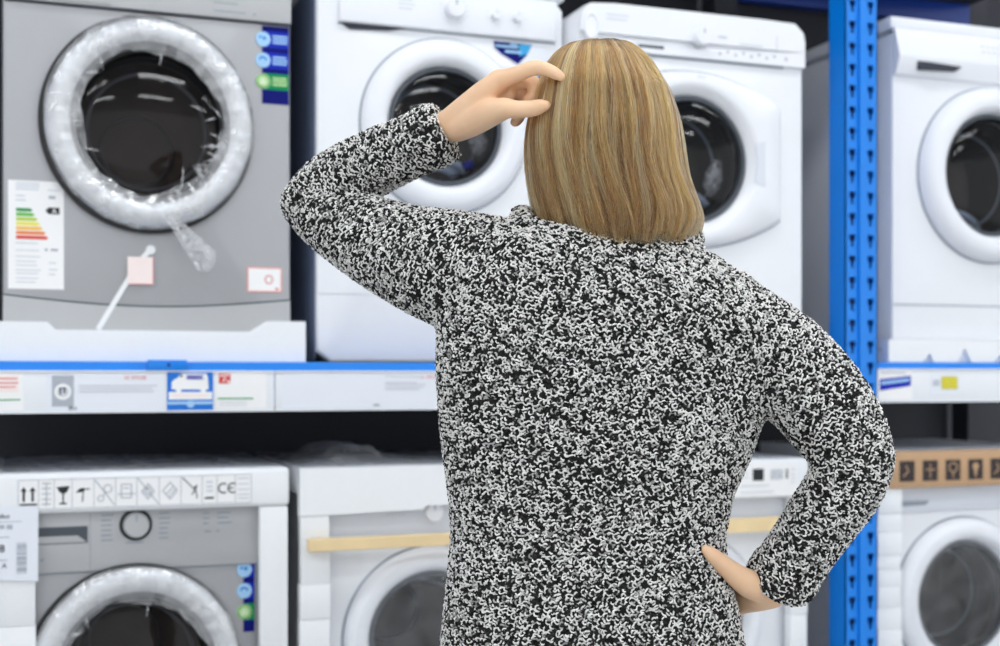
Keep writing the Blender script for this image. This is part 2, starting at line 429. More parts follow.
def drum(root, cx, cz, r, Y, m_='drum_steel'):
    MB().lathe(cx, cz, [(r - 0.012, Y + 0.0302), (r - 0.014, Y + 0.045), (r - 0.007, Y + 0.06), (r - 0.015, Y + 0.08), (r - 0.014, Y + 0.095)], 48).build('bellows', 'bellows', root)
    d = MB().lathe(cx, cz, [(r - 0.016, Y + 0.0955), (r + 0.03, Y + 0.10), (r + 0.05, Y + 0.12), (r + 0.05, Y + 0.33), (r + 0.02, Y + 0.36), (0.05, Y + 0.38)], 48, cap1=True).build('drum', m_, root)
    for rr, yy, nm in ((r*0.80, Y + 0.10, 'drum_rim'), (r*0.52, Y + 0.365, 'hub_ring')):
        MB().lathe(cx, cz, [(rr, yy), (rr - 0.004, yy - 0.003), (rr - 0.008, yy)], 48).build(nm, 'seam_grey', d)
    lf = MB()
    for k in range(3):
        a = 0.6 + k*2*PI/3
        R = r + 0.05; c, s_ = math.cos(a), math.sin(a); tx, tz = -s_, c
        pts = []
        for y in (Y + 0.13, Y + 0.31):
            pts.append([(cx + (R)*c + 0.03*tx, y, cz + R*s_ + 0.03*tz), (cx + (R-0.045)*c + 0.012*tx, y, cz + (R-0.045)*s_ + 0.012*tz),
                        (cx + (R-0.045)*c - 0.012*tx, y, cz + (R-0.045)*s_ - 0.012*tz), (cx + R*c - 0.03*tx, y, cz + R*s_ - 0.03*tz)])
        lf.loops(pts, True, True, True)
    lf.build('lifters', 'gasket_grey', d)
    return d
def knob(parent, cx, cz, r, Y, m_='white_plastic', h=0.022, rim=None, mark='seam_grey'):
    if rim: MB().lathe(cx, cz, [(r*1.28, Y), (r*1.26, Y - 0.004), (r*1.02, Y - 0.005)], 40, cap1=True).build('knob_collar', rim, parent)
    k = MB().lathe(cx, cz, [(r*1.02, Y), (r, Y - h*0.8), (r*0.9, Y - h), (r*0.3, Y - h*1.02)], 40, cap1=True).build('knob', m_, parent)
    MB().box(cx - r*0.06, cx + r*0.06, Y - h*1.06, Y - h*1.0, cz + r*0.3, cz + r*0.85).build('pointer', mark, k, smooth=0)
    return k
def ticks(parent, cx, cz, r, Y, m_, n=16, w=0.002, l=0.005):
    b = MB()
    for i in range(n):
        a = 2*PI*i/n
        b.line([(cx + r*math.cos(a), cz + r*math.sin(a)), (cx + (r+l)*math.cos(a), cz + (r+l)*math.sin(a))], w, Y)
    return b.build('dial_marks', m_, parent, smooth=0)
def white_door(root, cx, cz, R, rg, Y, bulge=0.028, ring='white_plastic', glassm='door_glass', depth=0.055, seam='seam_grey', wrapped=False):
    d = MB().lathe(cx, cz, [(R, Y - 0.001), (R, Y - bulge*0.35), (R - 0.008, Y - bulge*0.75), (R - 0.022, Y - bulge), (rg + 0.026, Y - bulge*1.05), (rg + 0.014, Y - bulge*0.9), (rg + 0.006, Y - bulge*0.35), (rg + 0.002, Y + 0.006)], 88).build('door', ring, root, smooth=50)
    MB().lathe(cx, cz, [(R + 0.0045, Y - 0.0004), (R + 0.0042, Y - 0.002), (R - 0.002, Y - 0.003)], 88).build('door_seam', seam, d)
    MB().lathe(cx, cz, [(rg + 0.004, Y - bulge*0.25), (rg - 0.006, Y - bulge*0.35), (rg - 0.010, Y + 0.004), (rg - 0.004, Y + 0.012)], 72).build('glass_rim', 'gasket_grey', d)
    MB().lathe(cx, cz, [(rg - 0.004, Y - 0.002), (rg*0.93, Y - 0.007), (rg*0.8, Y - 0.013), (rg*0.6, Y - 0.019), (rg*0.3, Y - 0.024), (0.008, Y - 0.025)], 72, cap1=True).build('glass', glassm, d, smooth=60)
    if wrapped: MB().lathe(cx, cz, [(R - 0.02, Y - bulge*1.12), (rg, Y - bulge*1.2), (rg*0.5, Y - bulge*1.05), (0.01, Y - bulge)], 72, cap1=True).build('shrink_film', 'haze_film', d, smooth=180)
    return d
def machine(x0, x1, z0, Y, label, name='washing_machine', group='front loading washing machines'):
    return empty(name, ((x0+x1)/2, Y + 0.25, z0), label, 'washing machine', group)
# ------------------------------------------------------------------ silver machines (upper left, and packed in foam below it)
def blue_sticker(root, x0, x1, z0, z1, Y, dz, with_text=True):
    s_ = MB().rect(x0, x1, z0, z1, Y - 0.0012, 0.0011).build('feature_sticker', 'navy_sticker', root, smooth=0)
    tag(s_, 'navy sticker with two pale blue and one green round badge')
    cs = [z1 - 0.030 - dz*k for k in range(3)]
    for k, zc in enumerate(cs):
        band, disc_, dot = (('royal_sticker', 'pale_blue', 'mid_blue'), ('royal_sticker', 'pale_blue', 'mid_blue'), ('green_sticker', 'pale_green', 'green_sticker'))[k]
        MB().rect(x0 + 0.002, x1, zc - 0.018, zc + 0.018, Y - 0.0017, 0.0005).build('band', band, s_, smooth=0)
        bd = MB().disc(x0 + 0.002, zc, 0.0165, Y - 0.0023, 0.0006).build('badge', disc_, s_, smooth=0)
        b = MB()
        if k == 0: b.disc(x0 + 0.005, zc + 0.002, 0.004, Y - 0.0029).disc(x0 - 0.004, zc + 0.004, 0.003, Y - 0.0029)
        elif k == 1: b.line([(x0 - 0.006, zc), (x0 - 0.002, zc + 0.007), (x0 + 0.006, zc + 0.006), (x0 + 0.009, zc)], 0.004, Y - 0.0029)
        else: b.line([(x0 + 0.002 + 0.0135*math.cos(i*PI/9), zc + 0.0135*math.sin(i*PI/9)) for i in range(19)], 0.002, Y - 0.0029)
        b.build('badge_mark', dot, s_, smooth=0)
        if k == 2: text_shape('A', 0.014, x0 + 0.002, zc - 0.007, Y - 0.003, MB(), 'CENTER').build('badge_letter', 'paper', s_, smooth=0)
        if with_text:
            b = MB(); grey_lines(b, x0 + 0.023, x1 - 0.002, (zc + 0.008, zc + 0.001, zc - 0.006), Y - 0.0022, 0.004, 0.15); b.build('band_print', 'pale_blue' if k < 2 else 'pale_green', s_, smooth=0)
    return s_

def silver_door(root, cx, cz, R, Y, glassm='dark_glass', tilt=1.0):
    sx, sz = 0.985, 1.025
    d = MB().lathe(cx, cz, [(R - 0.005, Y), (R - 0.006, Y - 0.018), (R - 0.014, Y - 0.030), (R - 0.028, Y - 0.036), (R - 0.046, Y - 0.033), (R - 0.054, Y - 0.024)], 96, sx, sz).build('door', 'chrome_ring', root, smooth=60)
    MB().lathe(cx - 0.004, cz - 0.003, [(R + 0.005, Y - 0.0004), (R + 0.0055, Y - 0.012), (R - 0.008, Y - 0.014)], 96, sx, sz).build('door_gasket', 'black_rubber', d)
    MB().lathe(cx, cz, [(R - 0.054, Y - 0.024), (R - 0.062, Y - 0.012), (R - 0.066, Y + 0.002)], 80, sx, sz).build('inner_bezel', 'bezel_grey', d)
    MB().lathe(cx, cz, [(R - 0.0662, Y - 0.004), (R - 0.072, Y - 0.001), (R - 0.077, Y + 0.014)], 80, sx, sz).build('glass_rim', 'black_rubber', d)
    MB().lathe(cx, cz, [(R - 0.074, Y + 0.000), (R*0.62, Y - 0.005), (R*0.52, Y - 0.011), (R*0.36, Y - 0.018), (R*0.18, Y - 0.022), (0.008, Y - 0.023)], 80, sx, sz, cap1=True).build('glass', glassm, d, smooth=60)
    # cling film stretched over the ring, wrinkled
    lps = []; n = 150
    for r, y in [(R + 0.000, Y - 0.022), (R - 0.010, Y - 0.035), (R - 0.028, Y - 0.042), (R - 0.046, Y - 0.039), (R - 0.060, Y - 0.030), (R - 0.074, Y - 0.022)]:
        l = []
        for i in range(n):
            a = 2*PI*i/n
            rr = r + (0.005*math.sin(3*a + 1.3) + 0.0035*math.sin(7*a + 0.5) + 0.0015*math.sin(19*a + 2))*(1.0 if r < R - 0.06 else 0.2)
            l.append((cx + sx*rr*math.cos(a), y - 0.0025*math.sin(23*a + r*90) - 0.0015*math.sin(41*a), cz + sz*rr*math.sin(a)))
        lps.append(l)
    MB().loops(lps).build('cling_film', 'wrap_film', d, smooth=180)
    fc = MB(); rnd = random.Random(12)
    for k in range(26):                                   # crinkles where the film is gathered around the glass
        a = rnd.choice((rnd.uniform(-1.3, -0.2), rnd.uniform(-1.3, 0.5), rnd.uniform(1.0, 3.6))); r0 = R - rnd.uniform(0.055, 0.085); ln = rnd.uniform(0.01, 0.035)
        da = rnd.uniform(-0.22, 0.22)
        pts_ = [(cx + sx*(r0 - ln*q)*math.cos(a + da*q), Y - 0.030 - 0.006*math.sin(PI*q), cz + sz*(r0 - ln*q)*math.sin(a + da*q)) for q in (0, 0.33, 0.66, 1)]
        fc.tube(pts_, [0.0006, 0.0018, 0.0015, 0.0004], 5)
    fc.build('film_crinkles', 'film_tail', d, smooth=180, kind='stuff')
    return d

A = machine(-0.029, 0.571, 1.262, 0.09, 'silver grey washing machine standing in white foam tray on the upper shelf')
AX0, AX1, AY = -0.029, 0.571, 0.09
body_shell(A, AX0, AX1, 1.262, 2.10, AY, 0.52, 0.270, 1.738, 0.165, 'silver_paint', 0.02)
MB().rbox(AX0 - 0.002, AX1 + 0.002, AY - 0.006, AY + 0.53, 2.1002, 2.125, 0.006).build('top_panel', 'silver_panel', A)
cp = MB().rbox(AX0 + 0.001, AX1 - 0.001, AY - 0.012, AY - 0.0004, 1.978, 2.098, 0.003).build('control_panel', 'silver_panel', A)
MB().rbox(0.005, 0.186, AY - 0.0145, AY - 0.0122, 1.983, 2.09, 0.001).build('detergent_drawer', 'silver_panel', cp)
knob(cp, 0.285, 2.055, 0.024, AY - 0.012, 'silver_panel', rim='black_rubber')
b = MB(); grey_lines(b, 0.40, 0.47, (1.992, 2.01, 2.03), AY - 0.0127, 0.003); b.rect(0.485, 0.492, 1.989, 1.993, AY - 0.0127); b.build('panel_print', 'seam_grey', cp, smooth=0)
MB().box(AX0 + 0.004, AX1 - 0.004, AY - 0.004, AY - 0.0003, 1.9745, 1.9778).build('panel_seam', 'dark_slot', A, smooth=0)
drum(A, 0.270, 1.738, 0.165, AY)
silver_door(A, 0.268, 1.738, 0.222, AY)
# plinth with bowed top edge
bow = [(AX0 + 0.002 + (AX1 - AX0 - 0.004)*i/24, 1.367 - 0.020*math.sin(PI*i/24)) for i in range(25)]
MB().plate([(AX0 + 0.002, 1.264)] + [(AX1 - 0.002, 1.264)] + [(x, z - 0.002) for x, z in bow[::-1]], AY - 0.0035, AY - 0.0003).build('plinth', 'silver_panel', A, smooth=20)
MB().line(bow, 0.003, AY - 0.0012, 0.001).build('plinth_seam', 'print_teal', A, smooth=0)
blue_sticker(A, 0.507, 0.5665, 1.800, 1.972, AY, 0.0465)
# energy label
ly = AY - 0.0012
el = MB().rect(-0.018, 0.092, 1.379, 1.604, ly, 0.0011).build('energy_label', 'paper', A, smooth=0); tag(el, 'white energy rating label with coloured bars')
lp_ = ly - 0.0006
for k, (nm, w) in enumerate((('energy_a', 0.026), ('energy_b', 0.030), ('energy_c', 0.036), ('energy_d', 0.041), ('energy_e', 0.046), ('energy_f', 0.052), ('energy_g', 0.057))):
    z = 1.5465 - 0.0095*k
    MB().plate([(-0.002, z), (w, z), (w + 0.004, z - 0.0035), (w, z - 0.007), (-0.002, z - 0.007)], lp_, lp_ + 0.0005).build('energy_bar', nm, el, smooth=0)
MB().plate([(0.055, 1.543), (0.062, 1.550), (0.083, 1.550), (0.083, 1.536), (0.062, 1.536)], lp_, lp_ + 0.0005).build('rating_arrow', 'print_black', el, smooth=0)
text_shape('A', 0.011, 0.073, 1.5375, lp_ - 0.0004, MB(), 'CENTER').build('rating_letter', 'paper', el, smooth=0)
b = MB(); grey_lines(b, -0.003, 0.045, (1.598, 1.592, 1.586), lp_, 0.003); grey_lines(b, -0.003, 0.02, (1.572, 1.563), lp_, 0.003); grey_lines(b, 0.06, 0.085, (1.586,), lp_); grey_lines(b, -0.003, 0.05, (1.474, 1.459, 1.446, 1.436, 1.428, 1.418, 1.411, 1.401, 1.393), lp_, 0.0025)
grey_lines(b, 0.062, 0.08, (1.434, 1.42, 1.41), lp_, 0.003); b.build('label_print', 'print_faint', el, smooth=0)
b = MB(); b.rect(0.062, 0.075, 1.568, 1.574, lp_); b.rect(0.054, 0.060, 1.459, 1.464, lp_); b.rect(0.066, 0.080, 1.459, 1.464, lp_); b.build('label_values', 'print_grey', el, smooth=0)
# pink square sticker with a white transport strap taped under it
st = MB(); st.line([(0.268, 1.470), (0.243, 1.440), (0.215, 1.392), (0.160, 1.296)], 0.011, AY - 0.0052, 0.0010); st.disc(0.268, 1.468, 0.010, AY - 0.0060, 0.0016, 16)
st.build('transport_strap', 'tape', A, smooth=0)
ps = MB().rect(0.220, 0.274, 1.393, 1.452, AY - 0.0074, 0.0010).build('square_sticker', 'print_pink', A, smooth=0); tag(ps, 'pink square paper sticker')
MB().line([(0.221, 1.394), (0.273, 1.394), (0.273, 1.451)], 0.002, AY - 0.0080).build('sticker_border', 'print_red', ps, smooth=0)
rs = MB().rect(0.474, 0.551, 1.383, 1.438, AY - 0.0012, 0.0011).build('warning_sticker', 'print_pink', A, smooth=0); tag(rs, 'pale pink sticker with red border')
b = MB(); b.line([(0.475, 1.384), (0.550, 1.384), (0.550, 1.437), (0.475, 1.437), (0.475, 1.384)], 0.0022, AY - 0.0018)
b.line([(0.522 + 0.008*math.cos(i*PI/8), 1.411 + 0.009*math.sin(i*PI/8)) for i in range(17)], 0.003, AY - 0.0018); b.rect(0.536, 0.544, 1.388, 1.393, AY - 0.0018); b.build('sticker_print', 'print_red', rs, smooth=0)
MB().rect(0.479, 0.546, 1.388, 1.433, AY - 0.0015, 0.0003).build('sticker_field', 'paper', rs, smooth=0)
# film tail hanging from the door wrap
spine = [(0.300, AY - 0.048, 1.540), (0.318, AY - 0.050, 1.518), (0.338, AY - 0.040, 1.495), (0.362, AY - 0.028, 1.470), (0.384, AY - 0.020, 1.446), (0.392, AY - 0.016, 1.428)]
wd = [0.012, 0.013, 0.018, 0.025, 0.028, 0.010]; lps = []
for (x, y, z), w in zip(spine, wd):
    lps.append([(x + w*0.72*q, y - 0.005*math.sin(5*q + x*70) - 0.002, z + w*0.68*q) for q in np.linspace(-1, 1, 11)])
MB().loops(lps, closed=False).build('film_tail', 'film_tail', A, smooth=180)

# foam tray under the silver machine
ft = empty('foam_tray', (0.27, 0.3, 1.2285), 'white foam tray with raised corners under the silver washing machine', 'foam tray', 'foam trays')
fr = [(-0.052, 1.2285), (0.592, 1.2285), (0.592, 1.317), (0.512, 1.317), (0.474, 1.2935), (0.074, 1.2935), (0.058, 1.309), (-0.052, 1.309)]
MB().plate(fr, 0.030, 0.0845).build('front_wall', 'foam', ft, smooth=15)
MB().rbox(-0.052, 0.592, 0.085, 0.625, 1.2285, 1.2615, 0.004).build('tray_floor', 'foam', ft)
for a_, b_ in ((-0.052, -0.0295), (0.5715, 0.592)): MB().rbox(a_, b_, 0.085, 0.625, 1.262, 1.306, 0.003).build('side_wall', 'foam', ft)

# ---- packed silver machine on the lower shelf
E = machine(-0.02, 0.54, 0.106, 0.066, 'silver grey washing machine packed in white foam with a strip of shipping symbols', 'packed_washing_machine')
EY = 0.066
body_shell(E, -0.020, 0.540, 0.135, 0.915, EY, 0.52, 0.240, 0.572, 0.165, 'silver_paint', 0.012)
drum(E, 0.240, 0.572, 0.165, EY)
silver_door(E, 0.238, 0.572, 0.222, EY)
cp = MB().rbox(-0.018, 0.539, EY - 0.008, EY - 0.0004, 0.790, 0.914, 0.002).build('control_panel', 'silver_panel', E)
MB().box(-0.018, 0.539, EY - 0.003, EY - 0.0003, 0.7872, 0.7898).build('panel_seam', 'seam_grey', E, smooth=0)
MB().box(0.142, 0.1435, EY - 0.0085, EY - 0.0081, 0.792, 0.912).build('drawer_seam', 'seam_grey', cp, smooth=0)
sl = MB(); sl.box(0.020, 0.138, EY - 0.0088, EY - 0.0081, 0.850, 0.885); sl.build('drawer_handle', 'gasket_grey', cp, smooth=0)
MB().plate([(0.024, 0.852), (0.136, 0.852), (0.118, 0.866), (0.024, 0.866)], EY - 0.0100, EY - 0.0089).build('handle_lip', 'silver_panel', cp, smooth=0)
knob(cp, 0.235, 0.884, 0.0265, EY - 0.008, 'silver_panel', 0.02, rim='black_rubber')
b = MB()
for k in range(6):
    grey_lines(b, 0.165, 0.190, (0.906 - 0.0105*k,), EY - 0.0087, 0.003, 0.25); grey_lines(b, 0.283, 0.306, (0.906 - 0.0105*k,), EY - 0.0087, 0.003, 0.25)
for k in range(3): grey_lines(b, 0.375, 0.39, (0.903 - 0.011*k,), EY - 0.0087, 0.003, 0.3); grey_lines(b, 0.405, 0.445, (0.903 - 0.011*k,), EY - 0.0087, 0.003, 0.5)
b.rect(0.378, 0.392, 0.862, 0.865, EY - 0.0087); b.rect(0.402, 0.41, 0.862, 0.865, EY - 0.0087); b.rect(0.215, 0.25, 0.845, 0.848, EY - 0.0087); b.rect(0.045, 0.051, 0.815, 0.821, EY - 0.0087)
b.build('panel_print', 'seam_grey', cp, smooth=0)
blue_sticker(E, 0.462, 0.486, 0.640, 0.806, EY, 0.046, False)
FY = 0.030
def foam_column(root, x0, x1, y0, y1, z0, z1, pitch, seed):
    rnd = random.Random(seed); b = MB(); z = z0
    while z < z1 - 1e-4:
        h = min(pitch*rnd.uniform(0.75, 1.3), z1 - z)
        if z1 - z - h < 0.02: h = z1 - z
        b.rbox(x0 + rnd.uniform(0, 0.003), x1 - rnd.uniform(0, 0.006), y0 + rnd.uniform(0, 0.003), y1, z, z + h, 0.0025)
        z += h
    return b.build('foam_corner_post', 'foam', root)
foam_column(E, -0.046, 0.040, FY, EY - 0.009, 0.135, 0.914, 0.3, 1)
foam_column(E, 0.490, 0.557, FY, EY - 0.009, 0.135, 0.914, 0.35, 2)
MB().rbox(-0.046, 0.557, FY, 0.59, 0.9155, 1.000, 0.010, 3).build('foam_lid', 'foam', E)
MB().rbox(-0.046, 0.557, FY, 0.59, 0.106, 0.1345, 0.004).build('foam_base', 'foam', E)
strip = MB().rect(0.001, 0.474, 0.924, 0.988, FY - 0.0012, 0.0011).build('symbol_strip', 'paper', E, smooth=0); tag(strip, 'white strip of shipping symbols')
xs = [0.002, 0.041, 0.071, 0.106, 0.149, 0.192, 0.235, 0.28, 0.325, 0.369, 0.4, 0.439, 0.473]
sy = FY - 0.0019; zb, zt = 0.926, 0.986; zm = (zb + zt)/2
b = MB()
for x in xs: b.line([(x, zb), (x, zt)], 0.0012, sy)
b.line([(xs[0], zt), (xs[-1], zt)], 0.0012, sy); b.line([(xs[0], zb), (xs[-1], zb)], 0.0012, sy); b.build('cell_lines', 'print_grey', strip, smooth=0)
def sym(pairs, m_='print_black', w=0.003):
    b = MB()
    for kind, p in pairs:
        if kind == 'l': b.line(p, w, sy)
        elif kind == 'p': b.plate(p, sy, sy + 0.0005)
        elif kind == 'c': b.line([(p[0] + p[2]*math.cos(i*PI/10), p[1] + p[2]*math.sin(i*PI/10)) for i in range(21)], w, sy)
    return b.build('symbol', m_, strip, smooth=0)
c = lambda i: (xs[i] + xs[i+1])/2
ar = lambda x: [('p', [(x-0.0022, 0.942), (x+0.0022, 0.942), (x+0.0022, 0.963), (x+0.006, 0.963), (x, 0.972), (x-0.006, 0.963), (x-0.0022, 0.963)])]
sym(ar(c(0) - 0.009) + ar(c(0) + 0.008) + [('p', [(0.005, 0.934), (0.038, 0.934), (0.038, 0.938), (0.005, 0.938)])])
sym([('l', [(c(1)-0.009, z), (c(1)+0.009, z)]) for z in (0.978, 0.968, 0.957, 0.946, 0.936)] + [('l', [(c(1), 0.932), (c(1), 0.98)])], 'print_grey', 0.002)
sym([('p', [(c(2)-0.013, 0.970), (c(2)+0.013, 0.972), (c(2)+0.008, 0.960), (c(2), 0.955), (c(2)-0.007, 0.960)]), ('l', [(c(2), 0.957), (c(2), 0.937)]), ('l', [(c(2)-0.007, 0.936), (c(2)+0.007, 0.936)])])
sym([('p', [(c(3)-0.015, 0.958), (c(3)-0.006, 0.966), (c(3)+0.003, 0.967), (c(3)+0.002, 0.959)]), ('l', [(c(3)+0.002, 0.964), (c(3)+0.014, 0.965)]), ('l', [(c(3), 0.958), (c(3)-0.001, 0.938)])], 'print_black', 0.002)
sym([('l', [(xs[4]+0.002, 0.983), (xs[5]-0.002, 0.930)]), ('c', (c(4)+0.006, 0.964, 0.008)), ('c', (c(4)-0.008, 0.944, 0.006)), ('l', [(c(4)-0.004, 0.948), (c(4)+0.002, 0.958)])], 'print_grey', 0.002)
sym([('l', [(c(5)-0.010, 0.944), (c(5)-0.010, 0.972), (c(5)+0.010, 0.972), (c(5)+0.010, 0.944), (c(5)-0.010, 0.944)]), ('l', [(xs[5]+0.003, 0.952), (xs[6]-0.003, 0.952)]), ('l', [(c(5)-0.006, 0.964), (c(5)+0.006, 0.964)])], 'print_grey', 0.002)
dia = lambda i, a, q: ('l', [(c(i)-a, zm), (c(i), zm+q), (c(i)+a, zm), (c(i), zm-q), (c(i)-a, zm)])
sym([('l', [(xs[6]+0.002, 0.984), (xs[7]-0.002, 0.930)]), dia(6, 0.013, 0.016), dia(6, 0.007, 0.009)], 'print_grey', 0.002)
sym([dia(7, 0.015, 0.018), ('l', [(c(7)-0.008, zm-0.008), (c(7)+0.007, zm+0.009)]), ('l', [(c(7)-0.003, zm-0.013), (c(7)+0.012, zm+0.004)])], 'print_grey', 0.002)
sym([('l', [(xs[8]+0.003, 0.983), (c(8)+0.005, 0.958)]), ('p', [(c(8)+0.003, 0.960), (c(8)+0.012, 0.968), (c(8)+0.009, 0.955)]), ('l', [(c(8)+0.008, 0.957), (c(8)+0.012, 0.938)]), ('l', [(c(8), 0.946), (c(8)+0.008, 0.957)])], 'print_black', 0.002)
sym([('p', [(c(9)-0.010, 0.936), (c(9)+0.009, 0.936), (c(9)+0.009, 0.940), (c(9)-0.010, 0.940)])])
sym([('l', [(c(9)-0.007, z), (c(9)+0.007, z)]) for z in (0.972, 0.962, 0.953)], 'print_faint', 0.004)
b = MB(); arc = lambda cx_, r_: [(cx_ + r_*math.cos(PI*0.3 + i*PI*1.4/14), zm + 0.002 + r_*math.sin(PI*0.3 + i*PI*1.4/14)) for i in range(15)]
b.line(arc(c(10) - 0.006, 0.010), 0.003, sy); b.line(arc(c(10) + 0.014, 0.010), 0.003, sy); b.line([(c(10) + 0.006, zm + 0.002), (c(10) + 0.015, zm + 0.002)], 0.003, sy); b.build('symbol', 'print_black', strip, smooth=0)
sym([('l', [(c(11)-0.012, z), (c(11)+0.012, z)]) for z in (0.978, 0.966, 0.954, 0.943, 0.935)], 'print_faint', 0.003)
# shipping label on the left
sl = MB().plate([(-0.0455, 0.787), (0.040, 0.779), (0.0405, 0.934), (-0.0455, 0.934)], FY - 0.0036, FY - 0.0026).build('shipping_label', 'paper_cool', E, smooth=0); tag(sl, 'white shipping label with barcode')
yl = FY - 0.0042
text_shape('beko', 0.011, -0.0445, 0.910, yl, MB()).build('lettering', 'print_black', sl, smooth=0)
b = MB(); random.seed(3)
for k in range(17):
    h = random.choice((0.0016, 0.0024, 0.0034)); b.rect(-0.001, 0.018, 0.797 + 0.0038*k, 0.797 + 0.0038*k + h, yl)
b.build('barcode', 'print_grey', sl, smooth=0)
b = MB(); grey_lines(b, -0.044, 0.012, (0.903,), yl, 0.0015, 0.05); b.rect(-0.035, -0.024, 0.889, 0.897, yl); b.rect(-0.020, -0.009, 0.888, 0.897, yl); grey_lines(b, -0.044, -0.01, (0.872, 0.826), yl, 0.002); b.build('small_print', 'print_grey', sl, smooth=0)
text_shape('8', 0.016, -0.034, 0.842, yl - 0.0004, MB()).build('number', 'print_black', sl, smooth=0)
text_shape('A', 0.010, -0.029, 0.810, yl - 0.0004, MB()).build('letter', 'print_black', sl, smooth=0)

# ------------------------------------------------------------------ white machines on the upper shelf
B = machine(0.625, 1.222, 1.2285, 0.07, 'white washing machine with blue corner sticker behind the raised hand')
BY = 0.07
body_shell(B, 0.625, 1.222, 1.2285, 2.090, BY, 0.52, 0.925, 1.772, 0.145, 'white_enamel', 0.014)
MB().rbox(0.622, 1.224, BY - 0.006, BY + 0.53, 2.0902, 2.115, 0.006).build('top_panel', 'white_plastic', B)
MB().box(0.6236, 0.6248, BY + 0.014, BY + 0.51, 1.235, 2.085).build('side_shade_sheet', 'shaded_side', B, smooth=0)  # added thin sheet, its colour darkens the left side as shade in the gap
cp = MB().rbox(0.672, 1.200, BY - 0.014, BY - 0.0004, 1.990, 2.086, 0.005, 3).build('control_panel', 'white_plastic', B)
MB().plate([(0.678, 1.9895), (0.700, 1.9765), (0.790, 1.981), (0.830, 1.9895)], BY - 0.0045, BY - 0.0003).build('drawer_grip', 'dark_slot', B, smooth=0)
MB().box(0.672, 1.200, BY - 0.003, BY - 0.0003, 1.987, 1.9894).build('panel_seam', 'seam_grey', B, smooth=0)
knob(cp, 0.942, 2.040, 0.022, BY - 0.014, 'white_plastic'); ticks(cp, 0.942, 2.040, 0.029, BY - 0.0148, 'print_faint', 18)
for x in (1.043, 1.098): knob(cp, x, 2.036, 0.0105, BY - 0.014, 'white_plastic', 0.014); ticks(cp, x, 2.036, 0.016, BY - 0.0148, 'print_faint', 9, 0.0016, 0.004)
b = MB(); grey_lines(b, 0.81, 0.85, (2.062, 2.052, 2.042, 2.032), BY - 0.0147, 0.003); grey_lines(b, 0.69, 0.74, (2.060,), BY - 0.0147, 0.004); b.build('panel_print', 'print_faint', cp, smooth=0)
drum(B, 0.925, 1.772, 0.145, BY)
white_door(B, 0.925, 1.772, 0.200, 0.133, BY)
bs = MB().plate([(1.042, 1.982), (1.118, 1.983), (1.176, 1.984), (1.176, 1.90), (1.150, 1.90), (1.100, 1.930), (1.060, 1.953), (1.042, 1.968)], BY - 0.0012, BY - 0.0002).build('corner_sticker', 'paper_cool', B, smooth=0); tag(bs, 'blue and white corner sticker')
MB().plate([(1.044, 1.981), (1.120, 1.981), (1.128, 1.955), (1.105, 1.931), (1.062, 1.953), (1.046, 1.966)], BY - 0.0018, BY - 0.0012).build('dark_blue_field', 'navy_sticker', bs, smooth=0)
MB().plate([(1.108, 1.980), (1.140, 1.980), (1.130, 1.958), (1.108, 1.950)], BY - 0.0024, BY - 0.0019).build('light_blue_field', 'cyan_print', bs, smooth=0)
b = MB(); b.rect(1.048, 1.105, 1.968, 1.973, BY - 0.0030); b.rect(1.072, 1.112, 1.956, 1.962, BY - 0.0030); b.rect(1.085, 1.104, 1.975, 1.979, BY - 0.003); b.build('sticker_lettering', 'pale_blue', bs, smooth=0)
MB().rect(1.140, 1.172, 1.905, 1.925, BY - 0.0024).build('lower_mark', 'mid_blue', bs, smooth=0)
MB().box(0.628, 1.219, BY - 0.0012, BY - 0.0002, 1.3815, 1.3835).build('plinth_seam', 'print_faint', B, smooth=0)
hs = empty('drain_hose', (0.925, BY + 0.12, 1.62), 'grey blue drain hose coiled in the drum of the middle left machine', 'hose', 'hoses inside the drums')
for q, (rr, yy, zz) in enumerate(((0.071, BY + 0.048, 1.672), (0.054, BY + 0.062, 1.668), (0.040, BY + 0.045, 1.664))):
    MB().tube([(0.922 + rr*math.cos(a), yy + 0.008*math.sin(a*2), zz + rr*0.48*math.sin(a)) for a in np.linspace(0.05*PI, 0.95*PI, 22)], 0.0095, 10).build('coil', 'hose_plastic', hs)
MB().tube([(0.985, BY + 0.046, 1.688), (0.998, BY + 0.044, 1.695), (1.006, BY + 0.045, 1.697)], 0.011, 12).build('connector', 'royal_sticker', hs)
for (bx, bz, br) in ((1.022, 1.752, 0.020),):
    o = empty('plastic_bag', (bx, BY + 0.05, bz - 0.03), 'crumpled clear plastic bag above the coiled hose behind the woman\'s raised wrist', 'plastic bag', 'bags inside the drums')
    rr_ = random.Random(int(bx*1000)); lps = []
    for i in range(9):
        v = -1 + 2*i/8; r_ = math.sqrt(max(0.02, 1 - v*v))*br
        lps.append([(bx + r_*math.cos(a)*(1 + rr_.uniform(-.3, .3)), BY + 0.048 + r_*0.7*math.sin(a)*(1 + rr_.uniform(-.3, .3)), bz + v*br*1.6 + rr_.uniform(-.003, .003)) for a in np.linspace(0, 2*PI, 13)[:-1]])
    MB().loops(lps, True, True, True).build('crumpled_film', 'film_tail', o, smooth=0)

